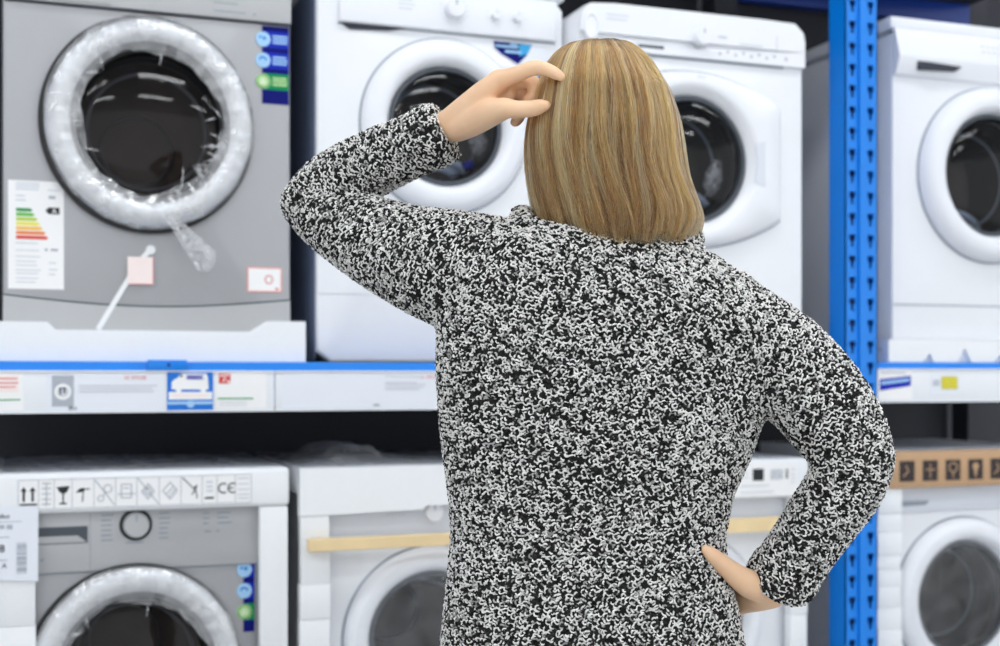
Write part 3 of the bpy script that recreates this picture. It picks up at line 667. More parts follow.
C = machine(1.222, 1.850, 1.2285, 0.01, 'white washing machine with rounded corners and barrel shaped door left of the blue upright')
CY = 0.010
CX, CZ = 1.528, 1.722
body_shell(C, 1.234, 1.850, 1.2285, 2.080, CY, 0.52, CX, CZ, 0.158, 'white_enamel', 0.045)
cpR = rays(rrect(1.236, 1.848, 1.968, 2.078, 0.043), 80, 1.53, 2.03)
o_ = [(1.53 + cpR[i]*math.cos(2*PI*i/80), 2.03 + cpR[i]*math.sin(2*PI*i/80)) for i in range(80)]
o_ = [(x, z) if z > 2.02 else (min(max(x, 1.236), 1.848), z) for x, z in o_]
cp = MB().plate([(1.236, 1.968), (1.848, 1.968)] + [p for p in o_ if p[1] > 1.999], CY - 0.012, CY - 0.0004).build('control_panel', 'white_plastic', C, smooth=20)
MB().box(1.236, 1.790, CY - 0.0035, CY - 0.0003, 1.963, 1.9676).build('panel_seam', 'seam_grey', C, smooth=0)
MB().rbox(1.385, 1.452, CY - 0.0128, CY - 0.0121, 1.980, 1.987, 0.0003, 1).build('drawer_grip', 'dark_slot', cp)
MB().lathe(1.262, 2.020, [(0.034, CY - 0.012), (0.032, CY - 0.0155), (0.026, CY - 0.0165), (0.022, CY - 0.0135)], 40, 0.62, 1.0, cap1=True).build('drawer_boss', 'white_plastic', cp)
knob(cp, 1.552, 2.017, 0.021, CY - 0.012, 'white_plastic', 0.02); ticks(cp, 1.552, 2.017, 0.027, CY - 0.0128, 'print_faint', 16, 0.0018, 0.004)
b = MB()
for k in range(8): b.disc(1.605 + 0.022*k, 1.983 + (0.006 if k % 2 else 0), 0.0034, CY - 0.0128, n=10)
b.rect(1.60, 1.625, 2.022, 2.025, CY - 0.0128); b.disc(1.792, 1.985, 0.004, CY - 0.0128, n=10); b.build('panel_marks', 'print_grey', cp, smooth=0)
b = MB(); grey_lines(b, 1.30, 1.37, (2.05, 2.04), CY - 0.0128, 0.003); b.rect(1.765, 1.7675, 2.0, 2.04, CY - 0.0128); grey_lines(b, 1.66, 1.74, (2.01,), CY - 0.0128, 0.004); b.build('panel_print', 'print_faint', cp, smooth=0)
drum(C, CX, CZ, 0.158, CY)
ins_ = lambda g: (lambda x, z: abs(x) <= 0.250 - g and abs(z) <= 0.213 - g - 1.15*x*x)
d = MB(); n_ = 112
Rs = [rays(ins_(g), n_, 0, 0) for g in (0.0, 0.002, 0.012)]
def olp(R, y): return [(CX + R[i]*math.cos(2*PI*i/n_), y, CZ + R[i]*math.sin(2*PI*i/n_)) for i in range(n_)]
def clp(r, y): return [(CX + r*math.cos(2*PI*i/n_), y, CZ + r*math.sin(2*PI*i/n_)) for i in range(n_)]
d.loops([olp(Rs[0], CY - 0.0005), olp(Rs[1], CY - 0.012), olp(Rs[2], CY - 0.022), clp(0.185, CY - 0.026), clp(0.172, CY - 0.022), clp(0.158, CY - 0.002), clp(0.150, CY + 0.008)])
d = d.build('door', 'white_plastic', C, smooth=50)
Rse = rays(ins_(-0.0035), n_, 0, 0)
MB().loops([olp(Rse, CY - 0.0003), olp(Rse, CY - 0.0022), olp(Rs[1], CY - 0.003)]).build('door_seam', 'seam_grey', d)
MB().lathe(CX, CZ, [(0.154, CY - 0.004), (0.144, CY - 0.008), (0.139, CY + 0.004), (0.144, CY + 0.014)], 72).build('glass_rim', 'gasket_grey', d)
MB().lathe(CX, CZ, [(0.142, CY), (0.130, CY - 0.006), (0.10, CY - 0.014), (0.05, CY - 0.020), (0.008, CY - 0.021)], 72, cap1=True).build('glass', 'door_glass', d, smooth=60)
ho = rays(lambda x, z: abs(z + 0.012) < 0.052 and 0.0 <= x < 0.205, 8, 0.15, -0.012)
MB().plate([(CX + 0.168, CZ + 0.045), (CX + 0.196, CZ + 0.052), (CX + 0.196, CZ - 0.058), (CX + 0.166, CZ - 0.050), (CX + 0.174, CZ)], CY - 0.0275, CY - 0.0255).build('door_grip', 'cool_plastic', d, smooth=0)
b = MB(); b.rect(1.535, 1.560, 1.918, 1.921, CY - 0.0262); b.build('door_print', 'print_faint', d, smooth=0)
hs = empty('drain_hose', (CX, CY + 0.12, 1.58), 'grey blue hose coiled in the drum beside the woman\'s hair', 'hose', 'hoses inside the drums')
for rr, yy, zz in ((0.076, CY + 0.048, 1.613), (0.058, CY + 0.062, 1.609)):
    MB().tube([(CX + rr*math.cos(a), yy + 0.008*math.sin(2*a), zz + rr*0.5*math.sin(a)) for a in np.linspace(0.05*PI, 0.95*PI, 22)], 0.0095, 10).build('coil', 'hose_plastic', hs)
o = empty('plastic_bag', (CX + 0.10, CY + 0.1, 1.60), 'crumpled clear plastic bag in the drum beside the woman\'s hair', 'plastic bag', 'bags inside the drums')
rr_ = random.Random(5); lps = []
for i in range(10):
    v = -1 + 2*i/9; r_ = math.sqrt(max(0.02, 1 - v*v))*0.022
    lps.append([(CX + 0.094 + 0.010*v + r_*math.cos(a)*(1 + rr_.uniform(-.3, .3)), CY + 0.048 + r_*0.7*math.sin(a)*(1 + rr_.uniform(-.3, .3)), 1.690 + v*0.045 + rr_.uniform(-.003, .003)) for a in np.linspace(0, 2*PI, 13)[:-1]])
MB().loops(lps, True, True, True).build('crumpled_film', 'film_tail', o, smooth=0)

Dm = machine(2.149, 2.749, 1.262, 0.05, 'white washing machine with large round door right of the blue upright')
DY = 0.05
body_shell(Dm, 2.149, 2.749, 1.264, 2.108, DY, 0.52, 2.462, 1.738, 0.165, 'white_enamel', 0.012)
MB().rbox(2.140, 2.752, DY - 0.006, DY + 0.54, 2.1085, 2.140, 0.006).build('top_panel', 'white_plastic', Dm)
pr = [(DY - 0.0004, 1.985), (DY - 0.012, 1.988), (DY - 0.030, 2.028), (DY - 0.030, 2.036), (DY - 0.010, 2.1075), (DY - 0.0004, 2.1075)]
cp = MB().loops([[(x, y, z) for y, z in pr] for x in (2.150, 2.748)], True, True, True).build('control_panel', 'white_plastic', Dm, smooth=25)
MB().plate([(2.207, 2.024), (2.352, 2.018), (2.330, 2.004), (2.214, 2.000)], DY - 0.0275, DY - 0.017).build('drawer_grip', 'dark_slot', cp, smooth=0)
b = MB()
for k in range(4):
    for z, dy in ((2.078, 0.0195), (2.062, 0.0240)): b.rect(2.42 + 0.018*k, 2.428 + 0.018*k, z, z + 0.004, DY - dy - 0.001)
b.build('panel_marks', 'print_faint', cp, smooth=0)
drum(Dm, 2.462, 1.738, 0.165, DY)
white_door(Dm, 2.465, 1.738, 0.234, 0.160, DY, 0.040)
MB().box(2.151, 2.747, DY - 0.0015, DY - 0.0002, 1.384, 1.387).build('plinth_seam', 'seam_grey', Dm, smooth=0)
ft = empty('foam_tray', (2.45, 0.3, 1.2335), 'notched white foam tray under the washing machine right of the blue upright', 'foam tray', 'foam trays')
nf = [(2.110, 1.2335), (2.215, 1.2335), (2.240, 1.258), (2.252, 1.2335), (2.325, 1.2335), (2.352, 1.272), (2.374, 1.2335), (2.445, 1.2335), (2.470, 1.258), (2.486, 1.2335), (2.765, 1.2335), (2.765, 1.292), (2.110, 1.292)]
MB().plate(nf, 0.012, 0.0255).box(2.110, 2.765, 0.0256, 0.0455, 1.2335, 1.292).build('front_wall', 'foam', ft, smooth=15)
MB().rbox(2.110, 2.765, 0.047, 0.60, 1.2335, 1.2635, 0.004).build('tray_floor', 'foam', ft)
hs = empty('drain_hose', (2.46, DY + 0.1, 1.60), 'dark grey hose curled in the drum right of the blue upright', 'hose', 'hoses inside the drums')
MB().tube([(2.46 + 0.085*math.cos(a), DY + 0.14, 1.60 + 0.055*math.sin(a)) for a in np.linspace(0.05*PI, 0.95*PI, 20)], 0.010, 10).build('coil', 'hose_plastic', hs)

# ------------------------------------------------------------------ packed white machines on the lower shelf
def batten(root, x0, x1, z0, z1, y0):
    MB().rbox(x0, x1, y0, y0 + 0.022, z0, z1, 0.0015, 1).build('wooden_batten', 'pine', root)
F = machine(0.60, 1.19, 0.106, 0.07, 'white washing machine packed in foam with a pine batten, left of the woman\'s waist', 'packed_washing_machine')
PY = 0.070
body_shell(F, 0.600, 1.190, 0.135, 0.935, PY, 0.52, 0.893, 0.600, 0.15, 'white_enamel', 0.012)
drum(F, 0.893, 0.600, 0.15, PY)
white_door(F, 0.893, 0.600, 0.208, 0.146, PY, 0.03, wrapped=True)
cp = MB().rbox(0.602, 1.188, PY - 0.010, PY - 0.0004, 0.828, 0.933, 0.003).build('control_panel', 'cool_plastic', F)
knob(cp, 0.893, 0.886, 0.022, PY - 0.010, 'white_plastic', 0.015)
b = MB(); grey_lines(b, 0.78, 0.84, (0.892, 0.884), PY - 0.0107, 0.004); b.build('panel_print', 'print_faint', cp, smooth=0)
MB().plate([(0.579, 0.892), (0.648, 0.892), (0.862, 0.897), (0.868, 0.905), (1.205, 0.905), (1.205, 0.996), (0.579, 0.996)], 0.028, PY - 0.011).build('foam_front_bar', 'foam', F, smooth=15)
MB().rbox(0.579, 1.205, PY - 0.0105, 0.60, 0.936, 0.996, 0.006).build('foam_lid', 'foam', F)
foam_column(F, 0.579, 0.650, 0.028, PY - 0.011, 0.135, 0.8915, 0.075, 4)
foam_column(F, 1.14, 1.205, 0.028, PY - 0.011, 0.135, 0.9045, 0.075, 5)
MB().rbox(0.579, 1.205, 0.028, 0.60, 0.106, 0.1345, 0.004).build('foam_base', 'foam', F)
batten(F, 0.594, 1.190, 0.815, 0.842, 0.0055)

G = machine(1.26, 1.86, 0.106, 0.07, 'white washing machine packed in foam seen between the woman\'s waist and elbow', 'packed_washing_machine')
body_shell(G, 1.262, 1.860, 0.135, 0.935, PY, 0.52, 1.556, 0.595, 0.15, 'white_enamel', 0.012)
drum(G, 1.556, 0.595, 0.15, PY)
white_door(G, 1.556, 0.595, 0.208, 0.146, PY, 0.03, wrapped=True)
cp = MB().rbox(1.264, 1.858, PY - 0.010, PY - 0.0004, 0.828, 0.933, 0.003).build('control_panel', 'cool_plastic', G)
knob(cp, 1.556, 0.876, 0.020, PY - 0.010, 'white_plastic', 0.015)
MB().rbox(1.240, 1.880, 0.028, PY - 0.011, 0.893, 0.990, 0.006).build('foam_front_bar', 'foam', G)
MB().rbox(1.240, 1.880, PY - 0.0105, 0.60, 0.936, 0.990, 0.006).build('foam_lid', 'foam', G)
foam_column(G, 1.240, 1.300, 0.028, PY - 0.011, 0.135, 0.8925, 0.075, 6)
foam_column(G, 1.826, 1.880, 0.028, PY - 0.011, 0.135, 0.8925, 0.075, 7)
MB().rbox(1.240, 1.880, 0.028, 0.60, 0.106, 0.1345, 0.004).build('foam_base', 'foam', G)
batten(G, 1.250, 1.870, 0.812, 0.846, 0.0055)
sl = MB().rect(1.640, 1.845, 0.898, 0.978, 0.0268, 0.0011).build('shipping_label', 'paper', G, smooth=0); tag(sl, 'white shipping label with black square')
MB().rect(1.715, 1.746, 0.937, 0.966, 0.0262).build('black_square', 'print_black', sl, smooth=0)
b = MB()
for k in range(11): b.rect(1.766 + 0.0034*k, 1.7676 + 0.0034*k, 0.938, 0.964, 0.0262)
b.build('barcode', 'print_grey', sl, smooth=0)
b = MB(); b.rect(1.811, 1.816, 0.940, 0.964, 0.0262); b.build('bar_mark', 'print_black', sl, smooth=0)
b = MB(); grey_lines(b, 1.665, 1.705, (0.962, 0.955, 0.945), 0.0262, 0.003); grey_lines(b, 1.68, 1.79, (0.924, 0.908), 0.0262, 0.004); grey_lines(b, 1.825, 1.842, (0.962, 0.95, 0.94, 0.93), 0.0262, 0.003); b.build('label_print', 'print_faint', sl, smooth=0)

H = machine(2.11, 2.71, 0.106, 0.07, 'white washing machine packed with a brown cardboard symbol strip, right of the blue upright', 'packed_washing_machine')
body_shell(H, 2.110, 2.710, 0.135, 0.935, PY, 0.52, 2.388, 0.600, 0.155, 'white_enamel', 0.012)
drum(H, 2.388, 0.600, 0.155, PY)
white_door(H, 2.388, 0.600, 0.216, 0.150, PY, 0.034, wrapped=True)
cp = MB().rbox(2.112, 2.708, PY - 0.010, PY - 0.0004, 0.838, 0.933, 0.003).build('control_panel', 'cool_plastic', H)
MB().plate([(2.170, 0.868), (2.275, 0.866), (2.262, 0.855), (2.170, 0.852)], PY - 0.0115, PY - 0.0102).build('drawer_grip', 'seam_grey', cp, smooth=0)
b = MB(); [b.rect(2.40 + 0.02*k, 2.41 + 0.02*k, 0.893, 0.898, PY - 0.0107) for k in range(3)]; b.build('panel_marks', 'print_faint', cp, smooth=0)
foam_column(H, 2.087, 2.166, 0.028, PY - 0.011, 0.135, 0.904, 0.048, 8)
foam_column(H, 2.655, 2.725, 0.028, PY - 0.011, 0.135, 0.904, 0.048, 9)
MB().rbox(2.087, 2.725, PY - 0.0105, 0.60, 0.936, 0.999, 0.006).build('foam_lid', 'foam', H)
MB().rbox(2.087, 2.725, 0.028, 0.60, 0.106, 0.1345, 0.004).build('foam_base', 'foam', H)
cb = MB().rbox(2.088, 2.724, 0.022, PY - 0.011, 0.905, 1.000, 0.003).build('cardboard_strip', 'cardboard', H); tag(cb, 'brown cardboard strip printed with dark symbols')
for k in range(8):
    x = 2.150 + 0.0735*k
    s_ = MB().rect(x, x + 0.048, 0.922, 0.976, 0.0213).build('symbol', 'symbol_ink', cb, smooth=0)
    b = MB(); zc = 0.949; xc = x + 0.024; yy = 0.0207
    if k % 4 == 0: b.line([(xc - 0.012, 0.935), (xc + 0.004, 0.949), (xc - 0.004, 0.965)], 0.003, yy)
    elif k % 4 == 1: b.line([(xc, 0.930), (xc, 0.968)], 0.0025, yy); b.line([(xc - 0.016, 0.952), (xc + 0.016, 0.952)], 0.0025, yy)
    elif k % 4 == 2: b.line([(xc + 0.013*math.cos(i*PI/8), 0.956 + 0.012*math.sin(i*PI/8)) for i in range(17)], 0.003, yy); b.line([(xc, 0.942), (xc, 0.928)], 0.003, yy)
    else: b.disc(xc, 0.957, 0.010, yy); b.plate([(xc - 0.006, 0.950), (xc + 0.006, 0.950), (xc + 0.001, 0.928), (xc - 0.001, 0.928)], yy, yy + 0.0005)
    b.build('symbol_mark', 'cardboard', cb, smooth=0)

# loose plastic film lying on the packed machines
def film_heap(label, x0, x1, y0, y1, z, h, seed, peaks):
    rnd = random.Random(seed); nx, ny = 40, 16; lps = []
    ph = [(rnd.uniform(20, 70), rnd.uniform(15, 60), rnd.uniform(0, 6)) for _ in range(7)]
    for j in range(ny + 1):
        row = []
        for i in range(nx + 1):
            u, v = i/nx, j/ny; x = x0 + (x1-x0)*u; y = y0 + (y1-y0)*v
            e = max(0.0, min(u, 1-u)*6, ) ; e = min(1, e); e2 = min(1, min(v, 1-v)*5)
            hh = sum(abs(math.sin(a*x + c_) * math.cos(b_*y + c_)) for a, b_, c_ in ph)/7
            pk = sum(p[1]*math.exp(-((x-p[0])/p[2])**2) for p in peaks)
            row.append((x, y, z + 0.0015 + e*e2*(h*hh + pk*(0.55 + 0.6*hh))))
        lps.append(row)
    o = MB().loops(lps, closed=False).build('plastic_film', 'loose_film', smooth=0)
    return tag(o, label, 'plastic film', 'loose plastic film')
film_heap('thin crumpled plastic film on top of the packed silver machine', -0.03, 0.54, 0.06, 0.55, 1.0005, 0.012, 2, [(0.1, 0.004, 0.2)])
film_heap('heaped clear plastic film on the packed machine left of the woman', 0.585, 1.10, 0.05, 0.50, 0.9965, 0.016, 3, [(0.62, 0.014, 0.02), (0.70, 0.034, 0.045), (0.76, 0.024, 0.06)])
film_heap('grey crumpled plastic film behind the woman\'s right arm', 1.30, 1.86, 0.08, 0.50, 0.9905, 0.02, 4, [(1.68, 0.035, 0.10)])
# figure measurements in metres: x to the right, y away from the viewer, z up from the floor
FIG = {
    'torso': [((-0.0331, 0.02, 1.393), (0.092, 0.02, 1.3797), 0.056), ((-0.0677, 0.018, 1.3954), (0.121, 0.018, 1.3715), 0.066), ((-0.1209, 0.014, 1.4029), (0.1629, 0.014, 1.3485), 0.082), ((-0.1764, 0.005, 1.3807), (0.2009, 0.005, 1.3042), 0.104), ((-0.2026, 0, 1.325), (0.2315, 0, 1.2592), 0.115), ((-0.2131, 0, 1.2592), (0.2262, 0, 1.2), 0.12), ((-0.2144, 0, 1.2066), (0.2131, 0, 1.1474), 0.122), ((-0.2091, 0, 1.1277), (0.1947, 0, 1.0948), 0.12), ((-0.1986, 0, 1.0487), (0.171, 0, 1.0422), 0.116), ((-0.194, 0, 0.9961), (0.1605, 0, 0.9895), 0.116), ((-0.1986, 0, 0.9435), (0.1644, 0, 0.9435), 0.12), ((-0.2039, 0, 0.8909), (0.1789, 0, 0.8909), 0.125), ((-0.2091, 0, 0.8383), (0.1881, 0, 0.8383), 0.13), ((-0.2131, 0, 0.7857), (0.1947, 0, 0.7857), 0.132), ((-0.2091, 0, 0.7436), (0.1907, 0, 0.7436), 0.128)],
    'sleeve_l': [(-0.1052, 0.0, 1.3184, 0.082), (-0.1914, 0.02, 1.3397, 0.078), (-0.2646, 0.055, 1.3656, 0.066), (-0.3392, 0.09, 1.4022, 0.053), (-0.387, 0.115, 1.4302, 0.043), (-0.4046, 0.12, 1.4407, 0.034)],
    'fore_l': [(-0.406, 0.12, 1.4407, 0.035), (-0.3702, 0.115, 1.4653, 0.044), (-0.3125, 0.1, 1.4924, 0.0445), (-0.2623, 0.08, 1.5112, 0.042), (-0.2314, 0.068, 1.5221, 0.0412), (-0.2286, 0.067, 1.5233, 0.0435), (-0.2104, 0.058, 1.5298, 0.042), (-0.2049, 0.056, 1.5321, 0.039)],
    'sleeve_r': [(0.1473, 0.0, 1.2802, 0.068), (0.1832, -0.005, 1.2538, 0.066), (0.2283, -0.015, 1.2222, 0.066), (0.2705, -0.035, 1.1781, 0.0625), (0.3039, -0.055, 1.1274, 0.056), (0.3215, -0.065, 1.0988, 0.046)],
    'fore_r': [(0.3215, -0.065, 1.0988, 0.046), (0.3076, -0.06, 1.0617, 0.047), (0.2847, -0.05, 1.0238, 0.045), (0.2616, -0.04, 0.9855, 0.043), (0.2419, -0.03, 0.9519, 0.0425), (0.2396, -0.029, 0.9478, 0.0455), (0.2277, -0.024, 0.9289, 0.0445), (0.2242, -0.022, 0.9221, 0.041)],
    'collar': [(-0.1048, 0.03, 1.4155), (-0.0925, -0.02, 1.3937), (-0.0549, -0.05, 1.3749), (0.0016, -0.062, 1.3635), (0.06, -0.05, 1.3609), (0.1077, -0.02, 1.3677), (0.1281, 0.03, 1.3834), (0.1025, 0.08, 1.3914), (0.0216, 0.1, 1.388), (-0.0696, 0.08, 1.4052)],
    'neck': [(0.0158, 0.0, 1.3486, 0.062), (0.0162, 0.005, 1.3913, 0.056), (0.0157, 0.015, 1.4388, 0.054), (0.0157, 0.03, 1.4878, 0.055)],
    'head': (0.013, 0.03, 1.5212),
    'arm_l': [(-0.1315, 0.0, 1.325, 0.055), (-0.1914, 0.02, 1.3504, 0.055), (-0.2646, 0.055, 1.3792, 0.05), (-0.3392, 0.09, 1.4077, 0.042), (-0.4015, 0.118, 1.439, 0.032)],
    'farm_l': [(-0.4015, 0.118, 1.439, 0.032), (-0.3553, 0.108, 1.4699, 0.034), (-0.2977, 0.09, 1.4949, 0.031), (-0.2479, 0.07, 1.5163, 0.026), (-0.213, 0.055, 1.5313, 0.0225), (-0.1923, 0.045, 1.5415, 0.0225)],
    'arm_r': [(0.1315, 0.0, 1.275, 0.048), (0.1859, -0.005, 1.2433, 0.048), (0.2429, -0.02, 1.2039, 0.046), (0.286, -0.045, 1.1526, 0.042), (0.3164, -0.065, 1.0988, 0.032)],
    'farm_r': [(0.3164, -0.065, 1.0988, 0.032), (0.2988, -0.055, 1.0485, 0.034), (0.2693, -0.04, 0.997, 0.031), (0.2432, -0.03, 0.9532, 0.026), (0.2221, -0.02, 0.9218, 0.0225), (0.2081, -0.012, 0.9166, 0.0225)],
    'hand_l': [[(-0.1977, 0.045, 1.5389, 0.0215), (-0.1728, 0.022, 1.5544, 0.0212), (-0.15, 0.0, 1.5709, 0.0185), (-0.1328, -0.012, 1.5834, 0.015)], [(-0.1978, 0.048, 1.5394, 0.021), (-0.1718, 0.034, 1.5582, 0.019), (-0.1501, 0.018, 1.5775, 0.016), (-0.1329, 0.008, 1.5925, 0.0125)], [(-0.1966, 0.052, 1.5388, 0.018), (-0.1652, 0.042, 1.5544, 0.016), (-0.1275, 0.026, 1.5859, 0.0115)], [(-0.194, 0.055, 1.5367, 0.017), (-0.1613, 0.048, 1.5475, 0.015), (-0.1315, 0.042, 1.5787, 0.0105)], [(-0.1921, 0.04, 1.5312, 0.0185), (-0.1687, 0.014, 1.5355, 0.0195), (-0.1446, -0.014, 1.5418, 0.0185), (-0.1238, -0.036, 1.5432, 0.014), (-0.1123, -0.04, 1.5411, 0.0118), (-0.0906, -0.046, 1.5411, 0.0108), (-0.0792, -0.05, 1.5429, 0.0098), (-0.0729, -0.052, 1.5437, 0.007)], [(-0.1328, -0.012, 1.584, 0.0145), (-0.1083, -0.03, 1.589, 0.0108), (-0.0879, -0.04, 1.5944, 0.0103), (-0.0715, -0.05, 1.5901, 0.0088), (-0.0591, -0.058, 1.5819, 0.0076), (-0.0529, -0.061, 1.5774, 0.0055)], [(-0.1223, 0.004, 1.5863, 0.0125), (-0.1026, 0.002, 1.5885, 0.0112), (-0.0881, 0.0, 1.5841, 0.0105), (-0.0855, 0.0, 1.5696, 0.0095), (-0.0947, 0.002, 1.5608, 0.0085)], [(-0.1275, 0.026, 1.5833, 0.0118), (-0.1075, 0.024, 1.5788, 0.0105), (-0.0956, 0.022, 1.5704, 0.0098), (-0.0983, 0.02, 1.554, 0.009), (-0.1089, 0.018, 1.5443, 0.008)], [(-0.1315, 0.042, 1.576, 0.0105), (-0.1181, 0.04, 1.5662, 0.0095), (-0.106, 0.038, 1.5577, 0.009), (-0.106, 0.036, 1.5452, 0.008), (-0.1114, 0.034, 1.5394, 0.0072)], [(-0.1475, 0.018, 1.5616, 0.017), (-0.1249, 0.008, 1.5687, 0.014)]],
    'hand_r': [[(0.2221, -0.02, 0.9218, 0.0225), (0.2052, 0.0, 0.9172, 0.021), (0.1924, 0.03, 0.9203, 0.016), (0.1848, 0.055, 0.9217, 0.012)], [(0.2225, -0.018, 0.9202, 0.022), (0.2039, 0.0, 0.9119, 0.019), (0.1924, 0.03, 0.9096, 0.015), (0.1848, 0.055, 0.9081, 0.0115)], [(0.2225, -0.018, 0.9176, 0.021), (0.2039, 0.0, 0.908, 0.0175), (0.1933, 0.028, 0.9005, 0.014), (0.1866, 0.05, 0.8954, 0.011)], [(0.2221, -0.02, 0.9153, 0.019), (0.207, -0.004, 0.9047, 0.0155), (0.1962, 0.022, 0.8949, 0.0125), (0.1906, 0.042, 0.886, 0.0102)], [(0.219, -0.022, 0.9221, 0.02), (0.1922, -0.04, 0.9302, 0.019), (0.17, -0.056, 0.9443, 0.0155), (0.1539, -0.068, 0.9575, 0.0128), (0.1396, -0.078, 0.9696, 0.0108), (0.1297, -0.085, 0.9781, 0.0088), (0.1241, -0.089, 0.983, 0.006)], [(0.1848, 0.055, 0.9217, 0.0118), (0.1805, 0.085, 0.9142, 0.0105), (0.1648, 0.107, 0.9065, 0.0095), (0.1475, 0.122, 0.8998, 0.008)], [(0.1848, 0.055, 0.9081, 0.0115), (0.1824, 0.088, 0.8985, 0.0105), (0.1643, 0.113, 0.8887, 0.0095), (0.1426, 0.127, 0.8821, 0.008)], [(0.1866, 0.05, 0.8954, 0.011), (0.1847, 0.085, 0.8838, 0.01), (0.1681, 0.11, 0.8738, 0.009), (0.1494, 0.125, 0.8669, 0.0078)], [(0.1906, 0.042, 0.886, 0.0102), (0.1889, 0.07, 0.8728, 0.009), (0.179, 0.092, 0.8618, 0.008), (0.1648, 0.107, 0.8548, 0.007)]],
    'hair': [(-0.0011, 0.0175, 1.6458), (-0.0211, 0.0308, 1.6438), (-0.0397, 0.0401, 1.6378), (-0.0544, 0.0521, 1.6285), (-0.069, 0.0707, 1.6112), (-0.0783, 0.0827, 1.5926), (-0.085, 0.0934, 1.5739), (-0.0929, 0.104, 1.5407), (-0.0969, 0.108, 1.5167), (-0.0976, 0.1107, 1.4928), (-0.0956, 0.114, 1.4701), (-0.0916, 0.1213, 1.4462), (-0.089, 0.128, 1.4316), (-0.085, 0.1333, 1.4169), (-0.0823, 0.1359, 1.4036), (-0.077, 0.1333, 1.389), (-0.0677, 0.1266, 1.3757), (-0.057, 0.116, 1.3637)],
}
FIG_ROOT = Vector((0.7187, -1.2278, 0.0))
# ------------------------------------------------------------------ the woman
ROT = Matrix.Rotation(-YAW, 3, 'Z')
def fw(p): return FIG_ROOT + ROT @ Vector(p[:3])
woman = empty('person', FIG_ROOT, 'woman with blonde bob in black and white knitted sweater scratching her head', 'person')

def spline(pts, n):
    """Catmull-Rom through rows of numbers"""
    P = np.array(pts, float); m_ = len(P); out = []
    for t in np.linspace(0, m_ - 1, n):
        i = min(int(t), m_ - 2); u = t - i
        p0, p1, p2, p3 = P[max(i-1, 0)], P[i], P[i+1], P[min(i+2, m_-1)]
        out.append(0.5*((2*p1) + (p2-p0)*u + (2*p0-5*p1+4*p2-p3)*u*u + (3*p1-p0-3*p2+p3)*u**3))
    return np.array(out)

def chain_tube(mb, ch, n=14, k=None, scale=1.0, grow=0.0, tip=True):
    S = spline(ch, k or max(6, 4*len(ch)))
    mb.tube([Vector(p[:3]) for p in S], [max(0.003, float(p[3])*scale + grow) for p in S], n)
    for e in ((S[0], S[-1]) if tip else (S[0],)): ball(mb, Vector(e[:3]), max(0.003, float(e[3])*scale + grow)*0.985)
def ball(mb, c_, r, sy=1, sz=1, n=12, m_=8, rx=None):
    rx = r if rx is None else rx
    lps = []
    for j in range(1, m_):
        a = PI*j/m_
        lps.append([(c_[0] + rx*math.sin(a)*math.cos(2*PI*i/n), c_[1] + r*sy*math.sin(a)*math.sin(2*PI*i/n), c_[2] + r*sz*math.cos(a)) for i in range(n)])
    mb.loops(lps, True, True, True)
def torso_ring(L, R, hd, n=40, e=2.5, scale=1.0):
    L, R = Vector(L), Vector(R); c_ = (L + R)/2; ax = (R - L)/2; out = []
    for i in range(n):
        a = 2*PI*i/n; ca, sa = math.cos(a), math.sin(a)
        u = math.copysign(abs(ca)**(2/e), ca); v = math.copysign(abs(sa)**(2/e), sa)
        out.append(tuple(c_ + ax*u*scale + Vector((0, hd*v*scale, 0))))
    return out

def fuse(mb, voxel, smooth_it, name, m_, parent):
    """one continuous skin over overlapping volumes"""
    me = bpy.data.meshes.new(name); me.from_pydata([tuple(v) for v in mb.v], [], mb.f)
    bm = bmesh.new(); bm.from_mesh(me); bmesh.ops.recalc_face_normals(bm, faces=bm.faces[:]); bm.to_mesh(me); bm.free()
    o = bpy.data.objects.new(name, me); COL.objects.link(o)
    r = o.modifiers.new('fuse', 'REMESH'); r.mode = 'VOXEL'; r.voxel_size = voxel
    s_ = o.modifiers.new('smooth', 'SMOOTH'); s_.factor = 0.5; s_.iterations = smooth_it
    dg = bpy.context.evaluated_depsgraph_get()
    em = bpy.data.meshes.new_from_object(o.evaluated_get(dg))
    bpy.data.objects.remove(o); bpy.data.meshes.remove(me)
    n = len(em.vertices); co = np.empty(n*3); em.vertices.foreach_get('co', co); local = co.reshape(-1, 3)
    wv = local @ np.array(ROT).T
    em.vertices.foreach_set('co', wv.ravel())
    em.polygons.foreach_set('use_smooth', [True]*len(em.polygons))
    em.materials.clear(); em.materials.append(m_); em.name = name
    ob = bpy.data.objects.new(name, em); COL.objects.link(ob); ob.parent = parent; ob.location = (0, 0, 0)
    ORIGIN[ob.name] = FIG_ROOT.copy()
    em.update()
    return ob, local

# ---- materials of the figure
def skin_mat():
    m = bpy.data.materials.new('skin'); m.use_nodes = True; nt = m.node_tree; b = nt.nodes['Principled BSDF']
    tc = nt.nodes.new('ShaderNodeTexCoord'); n = nt.nodes.new('ShaderNodeTexNoise'); n.inputs['Scale'].default_value = 26; n.inputs['Detail'].default_value = 5
    nt.links.new(tc.outputs['Object'], n.inputs['Vector'])
    mx = nt.nodes.new('ShaderNodeMix'); mx.data_type = 'RGBA'
    mx.inputs[6].default_value = srgb(240, 190, 152) + (1,); mx.inputs[7].default_value = srgb(250, 216, 178) + (1,)
    nt.links.new(n.outputs['Fac'], mx.inputs[0]); nt.links.new(mx.outputs[2], b.inputs['Base Color'])
    b.inputs['Roughness'].default_value = 0.5; b.inputs['Subsurface Weight'].default_value = 0.12
    b.inputs['Subsurface Radius'].default_value = (0.012, 0.004, 0.002); b.inputs['Subsurface Scale'].default_value = 1.0
    return m
SKIN = skin_mat()
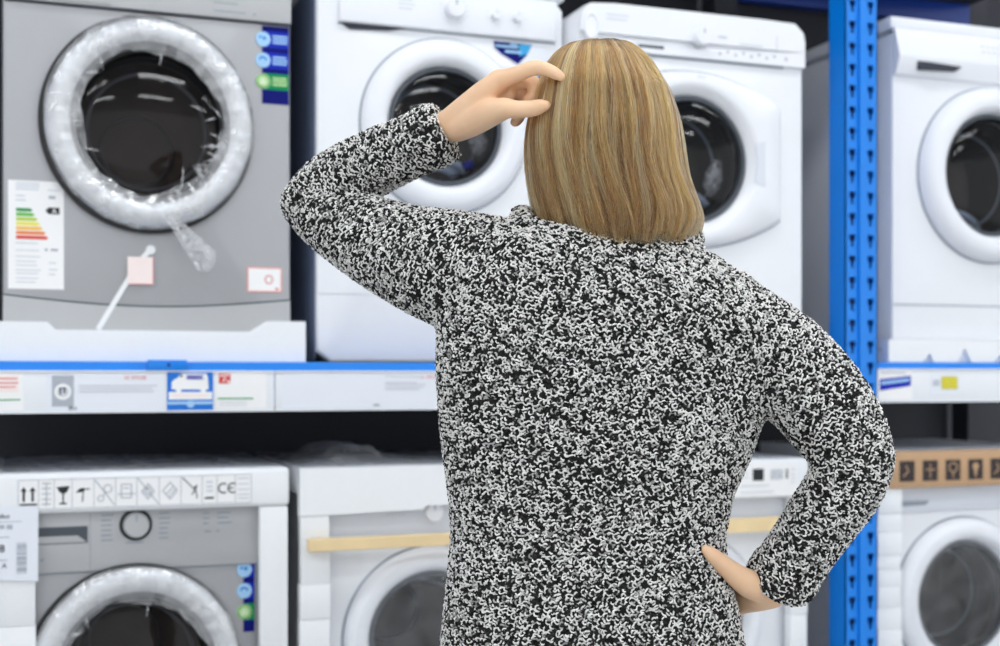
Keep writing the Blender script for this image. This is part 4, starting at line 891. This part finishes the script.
def yarn_mat(name, attr):
    m = bpy.data.materials.new(name); m.use_nodes = True; nt = m.node_tree; b = nt.nodes['Principled BSDF']
    b.inputs['Roughness'].default_value = 0.9; b.inputs['Specular IOR Level'].default_value = 0.15
    tc = nt.nodes.new('ShaderNodeTexCoord'); n = nt.nodes.new('ShaderNodeTexNoise'); n.inputs['Scale'].default_value = 420; n.inputs['Detail'].default_value = 2
    nt.links.new(tc.outputs['Object'], n.inputs['Vector'])
    mx = nt.nodes.new('ShaderNodeMix'); mx.data_type = 'RGBA'
    if attr:
        a = nt.nodes.new('ShaderNodeAttribute'); a.attribute_name = 'yarn'
        mx.blend_type = 'MULTIPLY'; mx.inputs[0].default_value = 0.14
        nt.links.new(a.outputs['Color'], mx.inputs[6]); nt.links.new(n.outputs['Fac'], mx.inputs[7])
        g = nt.nodes.new('ShaderNodeMapRange'); g.inputs['From Min'].default_value = 0.3; g.inputs['From Max'].default_value = 0.65
        nt.links.new(n.outputs['Fac'], g.inputs['Value']); nt.links.new(g.outputs[0], mx.inputs[7])
    else:
        mx.inputs[6].default_value = (0.012, 0.012, 0.013, 1); mx.inputs[7].default_value = (0.05, 0.05, 0.05, 1)
        nt.links.new(n.outputs['Fac'], mx.inputs[0])
    nt.links.new(mx.outputs[2], b.inputs['Base Color'])
    return m
KNIT_BASE = yarn_mat('knit_base', False); YARN = yarn_mat('marled_yarn', True)

# ---- body: one continuous mesh with head, face, neck, arms, hands, trunk and legs
bm_ = MB()
bm_.loops([torso_ring(L, R, hd*0.80, 32, 2.3, 0.80) for L, R, hd in FIG['torso'][2:]], True, True, True)
for key in ('neck', 'arm_l', 'farm_l', 'arm_r', 'farm_r'): chain_tube(bm_, FIG[key])
for ch in FIG['hand_l'] + FIG['hand_r']: chain_tube(bm_, ch, 14, None)
hx, hy, hz = FIG['head']
ball(bm_, (hx, hy - 0.005, hz + 0.012), 0.092, 1.0, 1.06, 24, 14, 0.076)          # cranium
ball(bm_, (hx, hy + 0.040, hz - 0.045), 0.060, 0.85, 1.25, 20, 12, 0.056)         # face
ball(bm_, (hx, hy + 0.070, hz - 0.098), 0.024, 1.0, 0.9, 14, 8, 0.026)            # chin
bm_.tube([(hx, hy + 0.086, hz + 0.002), (hx, hy + 0.100, hz - 0.022), (hx, hy + 0.110, hz - 0.040), (hx, hy + 0.094, hz - 0.050)], [0.007, 0.009, 0.012, 0.009], 10)
for s_ in (-1, 1):
    ball(bm_, (hx + s_*0.045, hy + 0.062, hz - 0.035), 0.022, 0.8, 0.9, 12, 8)     # cheeks
    bm_.tube([(hx + s_*0.012, hy + 0.090, hz + 0.014), (hx + s_*0.032, hy + 0.087, hz + 0.019), (hx + s_*0.050, hy + 0.072, hz + 0.014)], [0.005, 0.007, 0.005], 8)  # brows
    ball(bm_, (hx + s_*0.076, hy - 0.002, hz - 0.022), 0.019, 1.0, 1.6, 12, 8, 0.008)  # ears
for dz_ in (-0.066, -0.075): bm_.tube([(hx - 0.022, hy + 0.082, hz + dz_), (hx, hy + 0.094, hz + dz_), (hx + 0.022, hy + 0.082, hz + dz_)], [0.003, 0.0065, 0.003], 8)
legs = {}
for s_, x in ((-1, -0.092), (1, 0.072)):
    legs[s_] = [(x, 0.0, 0.80, 0.088), (x + s_*0.004, 0.0, 0.62, 0.076), (x + s_*0.006, 0.005, 0.46, 0.056), (x + s_*0.008, -0.012, 0.32, 0.052), (x + s_*0.010, -0.005, 0.10, 0.036), (x + s_*0.010, 0.0, 0.055, 0.034)]
    chain_tube(bm_, legs[s_], 16)
    chain_tube(bm_, [(x + s_*0.010, -0.03, 0.040, 0.030), (x + s_*0.014, 0.05, 0.036, 0.030), (x + s_*0.022, 0.14, 0.028, 0.024)], 14)
body, _ = fuse(bm_, 0.0028, 3, 'body', SKIN, woman)
for s_ in (-1, 1):
    b = MB(); c_ = fw((hx + s_*0.031, hy + 0.079, hz + 0.000)); ball(b, c_, 0.0125, 1, 1, 16, 10); b.build('eye', 'eye', body, smooth=180)

# ---- trousers and shoes (below the frame)
tb = MB()
for s_ in (-1, 1): chain_tube(tb, legs[s_][:5], 18, None, 1.0, 0.012)
tb.loops([torso_ring(L, R, hd*0.9, 32, 2.4, 0.9) for L, R, hd in FIG['torso'][-4:]] + [torso_ring((-0.19, 0, 0.74), (0.17, 0, 0.74), 0.115)], True, True, True)
trousers, _ = fuse(tb, 0.007, 5, 'trousers', MATS['trousers'], woman)
for s_ in (-1, 1):
    x = legs[s_][0][0]; b = MB()
    chain_tube(b, [(x + s_*0.010, -0.045, 0.045, 0.042), (x + s_*0.014, 0.05, 0.044, 0.043), (x + s_*0.022, 0.12, 0.038, 0.038), (x + s_*0.024, 0.165, 0.034, 0.030)], 18)
    b.v = [tuple(fw((p[0], p[1], max(0.001, p[2])))) for p in b.v]; b.build('shoe', 'shoe', woman, smooth=60)

# ---- sweater
sw = MB()
RINGS = [torso_ring(L, R, hd, 48) for L, R, hd in FIG['torso']]
sw.loops(RINGS, True, True, True)
for key in ('sleeve_l', 'fore_l', 'sleeve_r', 'fore_r'): chain_tube(sw, FIG[key], 24, tip=key[0] == 's')
cl = [Vector(p) for p in FIG['collar']]
cs = spline([tuple(p) for p in cl] + [tuple(cl[0])], 40)
sw.tube([Vector(p) for p in cs], 0.0135, 10)
sweater, sloc = fuse(sw, 0.0055, 9, 'sweater', KNIT_BASE, woman)
tag(sweater, 'black and white marled chunky knit sweater')

# stitches: short curved yarn loops laid in rows over the sweater
bvh = BVHTree.FromPolygons([Vector(p) for p in sloc], [tuple(p.vertices) for p in sweater.data.polygons])
pts, nrm, tan, lean = [], [], [], []
taken = {}
CELL = 0.0039
def place(p, row_dir, tol, sgn):
    h = bvh.find_nearest(Vector(p), 0.05)
    if h[0] is None: return
    co, no, _, dist = h
    if dist > tol: return
    key = (int(math.floor(co.x/CELL)), int(math.floor(co.y/CELL)), int(math.floor(co.z/CELL)))
    for dx in (-1, 0, 1):
        for dy in (-1, 0, 1):
            for dz_ in (-1, 0, 1):
                q = taken.get((key[0]+dx, key[1]+dy, key[2]+dz_))
                if q is not None and (q - co).length < CELL: return
    t_ = Vector(row_dir); t_ = t_ - no*t_.dot(no)
    if t_.length < 1e-5: return
    t_.normalize(); taken[key] = co
    pts.append(co[:]); nrm.append(no[:]); tan.append(t_[:]); lean.append(sgn)
ROW, STITCH = 0.0050, 0.0056
def lay_loft(rings, tol):
    """rows of stitches around a loft given as rings of equal count"""
    Rg = np.array(rings); cum = [0.0]
    for i in range(len(Rg)-1): cum.append(cum[-1] + np.linalg.norm(Rg[i+1]-Rg[i], axis=1).mean())
    total = cum[-1]; rowi = 0
    for s_ in np.arange(ROW*0.5, total, ROW):
        i = min(max(int(np.searchsorted(cum, s_)) - 1, 0), len(Rg)-2); u = (s_ - cum[i])/(cum[i+1]-cum[i])
        ring = Rg[i]*(1-u) + Rg[i+1]*u
        nxt = np.roll(ring, -1, axis=0); seg = np.linalg.norm(nxt-ring, axis=1); cc = np.concatenate([[0], np.cumsum(seg)])
        k = max(6, int(cc[-1]/STITCH)); off = 0.5*(rowi % 2)
        for q in range(k):
            d_ = (q + off)/k*cc[-1] % cc[-1]; j = min(int(np.searchsorted(cc, d_, side='right')) - 1, len(ring)-1)
            w = (d_ - cc[j])/max(seg[j], 1e-9); p = ring[j]*(1-w) + nxt[j]*w
            place(p, nxt[j]-ring[j], tol, 1.0 if (q + rowi) % 2 else -1.0)
        rowi += 1
def chain_rings(ch, n=24, k=40):
    S = spline(ch, k); b = MB(); b.tube([Vector(p[:3]) for p in S], [float(p[3]) for p in S], n, False)
    V = np.array(b.v).reshape(k, n, 3)
    return [V[i] for i in range(k)]
for key in ('fore_l', 'fore_r', 'sleeve_l', 'sleeve_r'): lay_loft(chain_rings(FIG[key]), 0.017)
for key in ('fore_l', 'fore_r'):
    e0 = np.array(FIG[key][0][:3]); r0 = FIG[key][0][3] + 0.004                    # round the elbow
    lay_loft([[(e0[0] + r0*math.sin(a)*math.cos(q), e0[1] + r0*math.sin(a)*math.sin(q), e0[2] + r0*math.cos(a)) for q in np.linspace(0, 2*PI, 25)[:-1]] for a in np.linspace(0.1, PI - 0.1, 24)], 0.016)
    last = chain_rings(FIG[key])[-1]; mid = last.mean(0)                           # the end face of the cuff
    lay_loft([mid + (last - mid)*q for q in (1.0, 0.8, 0.6, 0.4)], 0.008)
def dense(R_):
    A_ = [spline([r[i] for r in R_], 60) for i in range(len(R_[0]))]
    return [np.array([A_[i][k] for i in range(len(A_))]) for k in range(60)]
lay_loft(dense(RINGS), 0.030)
lay_loft([np.array(x) for x in chain_rings([tuple(p) + (0.0135,) for p in cs], 12, 60)], 0.012)
Pn, Nn, Tn = np.array(pts), np.array(nrm), np.array(tan); Bn = np.cross(Nn, Tn)
NS = len(Pn)
K, S = 6, 5
def make_loops(P_, N_, T_, B_, length, curve, lift, rad, ang, col):
    n = len(P_); a = np.linspace(-1, 1, K)
    ca, sa = np.cos(ang)[:, None], np.sin(ang)[:, None]
    T2 = T_*ca + B_*sa; B2 = -T_*sa + B_*ca
    cen = (P_[:, None, :] + T2[:, None, :]*(a[None, :, None]*length[:, None, None]) + B2[:, None, :]*((1-a**2)[None, :, None]*curve[:, None, None] - curve[:, None, None]*0.5)
           + N_[:, None, :]*(((1-a**2)*1.0)[None, :, None]*lift[:, None, None] - 0.0003))
    d = np.gradient(cen, axis=1); d /= np.linalg.norm(d, axis=2, keepdims=True)
    s1 = np.cross(d, N_[:, None, :]); s1 /= np.linalg.norm(s1, axis=2, keepdims=True); s2 = np.cross(d, s1)
    taper = (0.55 + 0.45*np.sqrt(np.clip(1 - a**4, 0, 1)))[None, :, None, None]
    th = np.arange(S)*2*PI/S
    ring = s1[:, :, None, :]*np.cos(th)[None, None, :, None] + s2[:, :, None, :]*np.sin(th)[None, None, :, None]
    V = cen[:, :, None, :] + ring*rad[:, None, None, None]*taper
    base = np.arange(n)[:, None, None]*K*S
    i, j = np.meshgrid(np.arange(K-1), np.arange(S), indexing='ij'); jn = (j+1) % S
    q = np.stack([i*S+j, i*S+jn, (i+1)*S+jn, (i+1)*S+j], -1).reshape(-1, 4)
    Fq = (np.arange(n)[:, None, None]*K*S + q[None]).reshape(-1, 4)
    C_ = np.repeat(col.reshape(n*K, 4), S, axis=0)
    return V.reshape(-1, 3), Fq, C_
par = rng.random(NS)
def colours(n, white, mix):
    """marled yarn: a loop is pale or dark, and some turn from one to the other along their length"""
    w = (rng.random(n) < white)[:, None]
    cut = rng.integers(1, K, n)[:, None]; flip = (rng.random(n) < mix)[:, None] & (np.arange(K)[None, :] >= cut)
    w = np.where(flip, ~w, w)
    g = np.where(w, np.where(rng.random(n) < 0.20, rng.uniform(0.28, 0.55, n), rng.uniform(0.74, 1.0, n))[:, None], rng.uniform(0.006, 0.04, n)[:, None])
    return np.stack([g, g*0.985, g*0.95, np.ones((n, K))], -1)
side = np.array(lean)*np.where(rng.random(NS) < 0.12, -1.0, 1.0)
v1, f1, c1 = make_loops(Pn, Nn, Tn, Bn, rng.uniform(0.0025, 0.0038, NS), side*rng.uniform(0.0010, 0.0034, NS), rng.uniform(0.0014, 0.0028, NS), rng.uniform(0.0010, 0.00145, NS),
                        side*rng.uniform(0.35, 0.85, NS) + rng.normal(0, 0.28, NS), colours(NS, 0.80, 0.30))
P2 = Pn + Tn*rng.normal(0, 0.0016, (NS, 1)) + Bn*(0.0029 + rng.normal(0, 0.0008, (NS, 1)))
v2, f2, c2 = make_loops(P2, Nn, Tn, Bn, rng.uniform(0.0024, 0.0036, NS), rng.uniform(-0.003, 0.003, NS), rng.uniform(0.0008, 0.0020, NS), rng.uniform(0.0010, 0.0014, NS),
                        rng.normal(0, 0.9, NS), colours(NS, 0.26, 0.30))
V = np.concatenate([v1, v2]); Fq = np.concatenate([f1, f2 + len(v1)]); Cc = np.concatenate([c1, c2])
V = V @ np.array(ROT).T
me = bpy.data.meshes.new('knit_stitches')
me.vertices.add(len(V)); me.vertices.foreach_set('co', V.ravel())
me.loops.add(Fq.size); me.loops.foreach_set('vertex_index', Fq.ravel().astype(np.int32))
me.polygons.add(len(Fq)); me.polygons.foreach_set('loop_start', (np.arange(len(Fq))*4).astype(np.int32))
at_ = me.attributes.new('yarn', 'FLOAT_COLOR', 'POINT'); at_.data.foreach_set('color', Cc.ravel().astype(np.float32))
me.update(calc_edges=True)
me.polygons.foreach_set('use_smooth', [True]*len(me.polygons))
me.materials.append(YARN)
ks = bpy.data.objects.new('knit_stitches', me); COL.objects.link(ks); ks.parent = sweater; ks['kind'] = 'stuff'
print('stitches', NS, 'faces', len(Fq), 'body', len(body.data.polygons), 'sweater', len(sweater.data.polygons))

# ---- hair: a solid under-volume and individual strands flowing from the crown
HE = np.array(FIG['hair'])        # left x, right x, height from the crown down to the tips
ZT, ZB = HE[0, 2], HE[-1, 2]
hcy = 0.025
def hair_env(t):
    """left, right, depth behind and in front, height at fraction t of the way down"""
    z = ZT - (ZT - ZB)*t
    l = np.interp(-z, -HE[:, 2], HE[:, 0]); r = np.interp(-z, -HE[:, 2], HE[:, 1])
    d = np.interp(t, [0, 0.015, 0.05, 0.12, 0.25, 0.45, 0.65, 0.8, 0.92, 1.0], [0.004, 0.030, 0.056, 0.083, 0.108, 0.117, 0.115, 0.115, 0.116, 0.112])
    return l, r, d, z
def hair_pos(phi, t, k):
    l, r, d, z = hair_env(t); c_ = (l + r)/2; hw = (r - l)/2
    return np.stack([c_ + hw*k*np.sin(phi), hcy - d*k*np.cos(phi)*np.where(np.cos(phi) > 0, 1.0, 0.86), z - (1-k)*0.05*(1-t)], -1)
hb = MB(); rowsT = np.concatenate([[0.0, 0.012, 0.03, 0.06], np.linspace(0.1, 0.95, 18)]); nph = 60; open_ = math.radians(128)
lps = []
for t in rowsT:
    lim = PI if t < 0.30 else open_
    lps.append([tuple(hair_pos(np.array(-lim + 2*lim*i/(nph-1)), np.array(t), 0.93)) for i in range(nph)])
hb.loops(lps, closed=False)
inner = [[tuple(hair_pos(np.array((-PI if t < 0.30 else -open_) + 2*(PI if t < 0.30 else open_)*i/(nph-1)), np.array(min(t, 0.93)), 0.84)) for i in range(nph)] for t in rowsT]
hb.loops(inner, closed=False)
hb.loops([lps[-1], inner[-1]], closed=False)
hb.v = [tuple(fw(p)) for p in hb.v]
mat('hair_under', (110, 74, 38), 0.6, noise=0.35, nscale=40)
hair = hb.build('hair', 'hair_under', woman, smooth=180)
tag(hair, 'blonde shoulder length bob with light streaks')

NH, NP = 15000, 22
nc = 480
cphi = rng.uniform(-PI, PI, nc); clen = rng.normal(0, 0.028, nc); ccol = rng.random(nc); coff = rng.normal(0, 0.034, nc); cph = rng.uniform(0, 6.28, nc); camp = rng.uniform(0.3, 1.0, nc)
phi0 = rng.uniform(-PI, PI, NH)
front = np.abs(phi0) > math.radians(128)
dphi = (phi0[:, None] - cphi[None, :] + PI) % (2*PI) - PI
own = np.argmin(np.abs(dphi) + rng.uniform(0, 0.10, (NH, nc)), axis=1)
dsel = dphi[np.arange(NH), own]
layer = np.clip(0.985 - np.abs(rng.normal(0, 0.035, NH)), 0.86, 1.01) + coff[own]*0.8
tend = np.clip(0.955 + clen[own] + rng.normal(0, 0.022, NH), 0.78, 1.0)
low = rng.random(NH) < 0.12; tend[low] -= rng.uniform(0.05, 0.35, low.sum())
tend[front] = rng.uniform(0.22, 0.36, front.sum())
tstart = np.abs(rng.normal(0, 0.012, NH))
S_ = np.linspace(0, 1, NP)[None, :]
T = tstart[:, None] + (tend - tstart)[:, None]*S_**1.15
loose = np.where(rng.random(NH) < 0.3, 0.25, 0.8)[:, None]
clump = loose*np.clip(T*1.25 - 0.1, 0, 1)
PH = phi0[:, None] - dsel[:, None]*clump + 0.085*camp[own][:, None]*np.sin(T*7 + cph[own][:, None])*T + rng.normal(0, 0.035, NH)[:, None]*np.sin(T*5 + rng.uniform(0, 6, NH)[:, None])
Kk = layer[:, None] + 0.022*camp[own][:, None]*np.sin(T*9 + cph[own][:, None]*2)*T - 0.16*np.clip(T - 0.86, 0, 1)/0.14*(rng.random(NH)[:, None] < 0.75)*rng.random(NH)[:, None]
XYZ = hair_pos(PH, T, Kk)
# the parting: strands leave from a short line over the crown
start = np.stack([rng.normal(-0.004, 0.004, NH), hcy + rng.uniform(-0.02, 0.05, NH), np.full(NH, ZT - 0.004)], -1)
bl = np.clip(1 - T/0.05, 0, 1)[:, :, None]**2*(tstart < 0.05)[:, None, None]
XYZ = XYZ*(1 - bl*0.5) + start[:, None, :]*bl*0.5
XYZ[..., 0] += rng.normal(0, 0.0008, NH)[:, None]
HW = XYZ.reshape(-1, 3) @ np.array(ROT).T
hc = bpy.data.hair_curves.new('hair_strands')
hc.add_curves([NP]*NH)
hc.attributes['position'].data.foreach_set('vector', HW.astype(np.float32).ravel())
rad = hc.attributes.get('radius') or hc.attributes.new('radius', 'FLOAT', 'POINT')
rr = (0.00042*(1 - 0.6*S_**3)*np.ones((NH, 1))).astype(np.float32)
rad.data.foreach_set('value', rr.ravel())
base = np.array([srgb(190, 150, 94), srgb(238, 212, 160), srgb(90, 62, 36), srgb(148, 108, 64)])
g = np.clip(0.5 + 1.25*(0.72*ccol[own] + 0.28*rng.random(NH) - 0.5) + rng.normal(0, 0.06, NH), 0, 1)[:, None]
colr = np.where(g < 0.30, base[2] + (base[3]-base[2])*g/0.30, np.where(g < 0.62, base[3] + (base[0]-base[3])*(g-0.30)/0.32, base[0] + (base[1]-base[0])*(g-0.62)/0.38))
# darker natural roots and slightly browner lengths near the tips
root = np.where(rng.random(NH) < 0.65, rng.uniform(0.35, 0.8, NH), 1.0)[:, None]; rlen = rng.uniform(0.06, 0.22, NH)[:, None]
shade = root + (1 - root)*np.clip(S_/rlen, 0, 1); shade = shade*(1 - 0.30*np.clip((S_ - 0.55)/0.45, 0, 1))
pc = colr[:, None, :]*shade[:, :, None]*np.stack([np.ones_like(shade), 0.97 + 0.03*shade, 0.90 + 0.10*shade], -1)
pc = pc**1.18*0.92
ca_ = hc.attributes.new('strand', 'FLOAT_COLOR', 'POINT')
ca_.data.foreach_set('color', np.concatenate([pc, np.ones((NH, NP, 1))], 2).astype(np.float32).ravel())
hm = bpy.data.materials.new('blonde_strand'); hm.use_nodes = True; nt = hm.node_tree; nt.nodes.clear()
out = nt.nodes.new('ShaderNodeOutputMaterial'); ph_ = nt.nodes.new('ShaderNodeBsdfHairPrincipled'); ph_.parametrization = 'COLOR'
a = nt.nodes.new('ShaderNodeAttribute'); a.attribute_name = 'strand'
nt.links.new(a.outputs['Color'], ph_.inputs['Color']); ph_.inputs['Roughness'].default_value = 0.32; ph_.inputs['Radial Roughness'].default_value = 0.4
nt.links.new(ph_.outputs[0], out.inputs[0])
hc.materials.append(hm)
hs_ = bpy.data.objects.new('hair_strands', hc); COL.objects.link(hs_); hs_.parent = hair; hs_.location = FIG_ROOT - ORIGIN[hair.name]; hs_['kind'] = 'stuff'
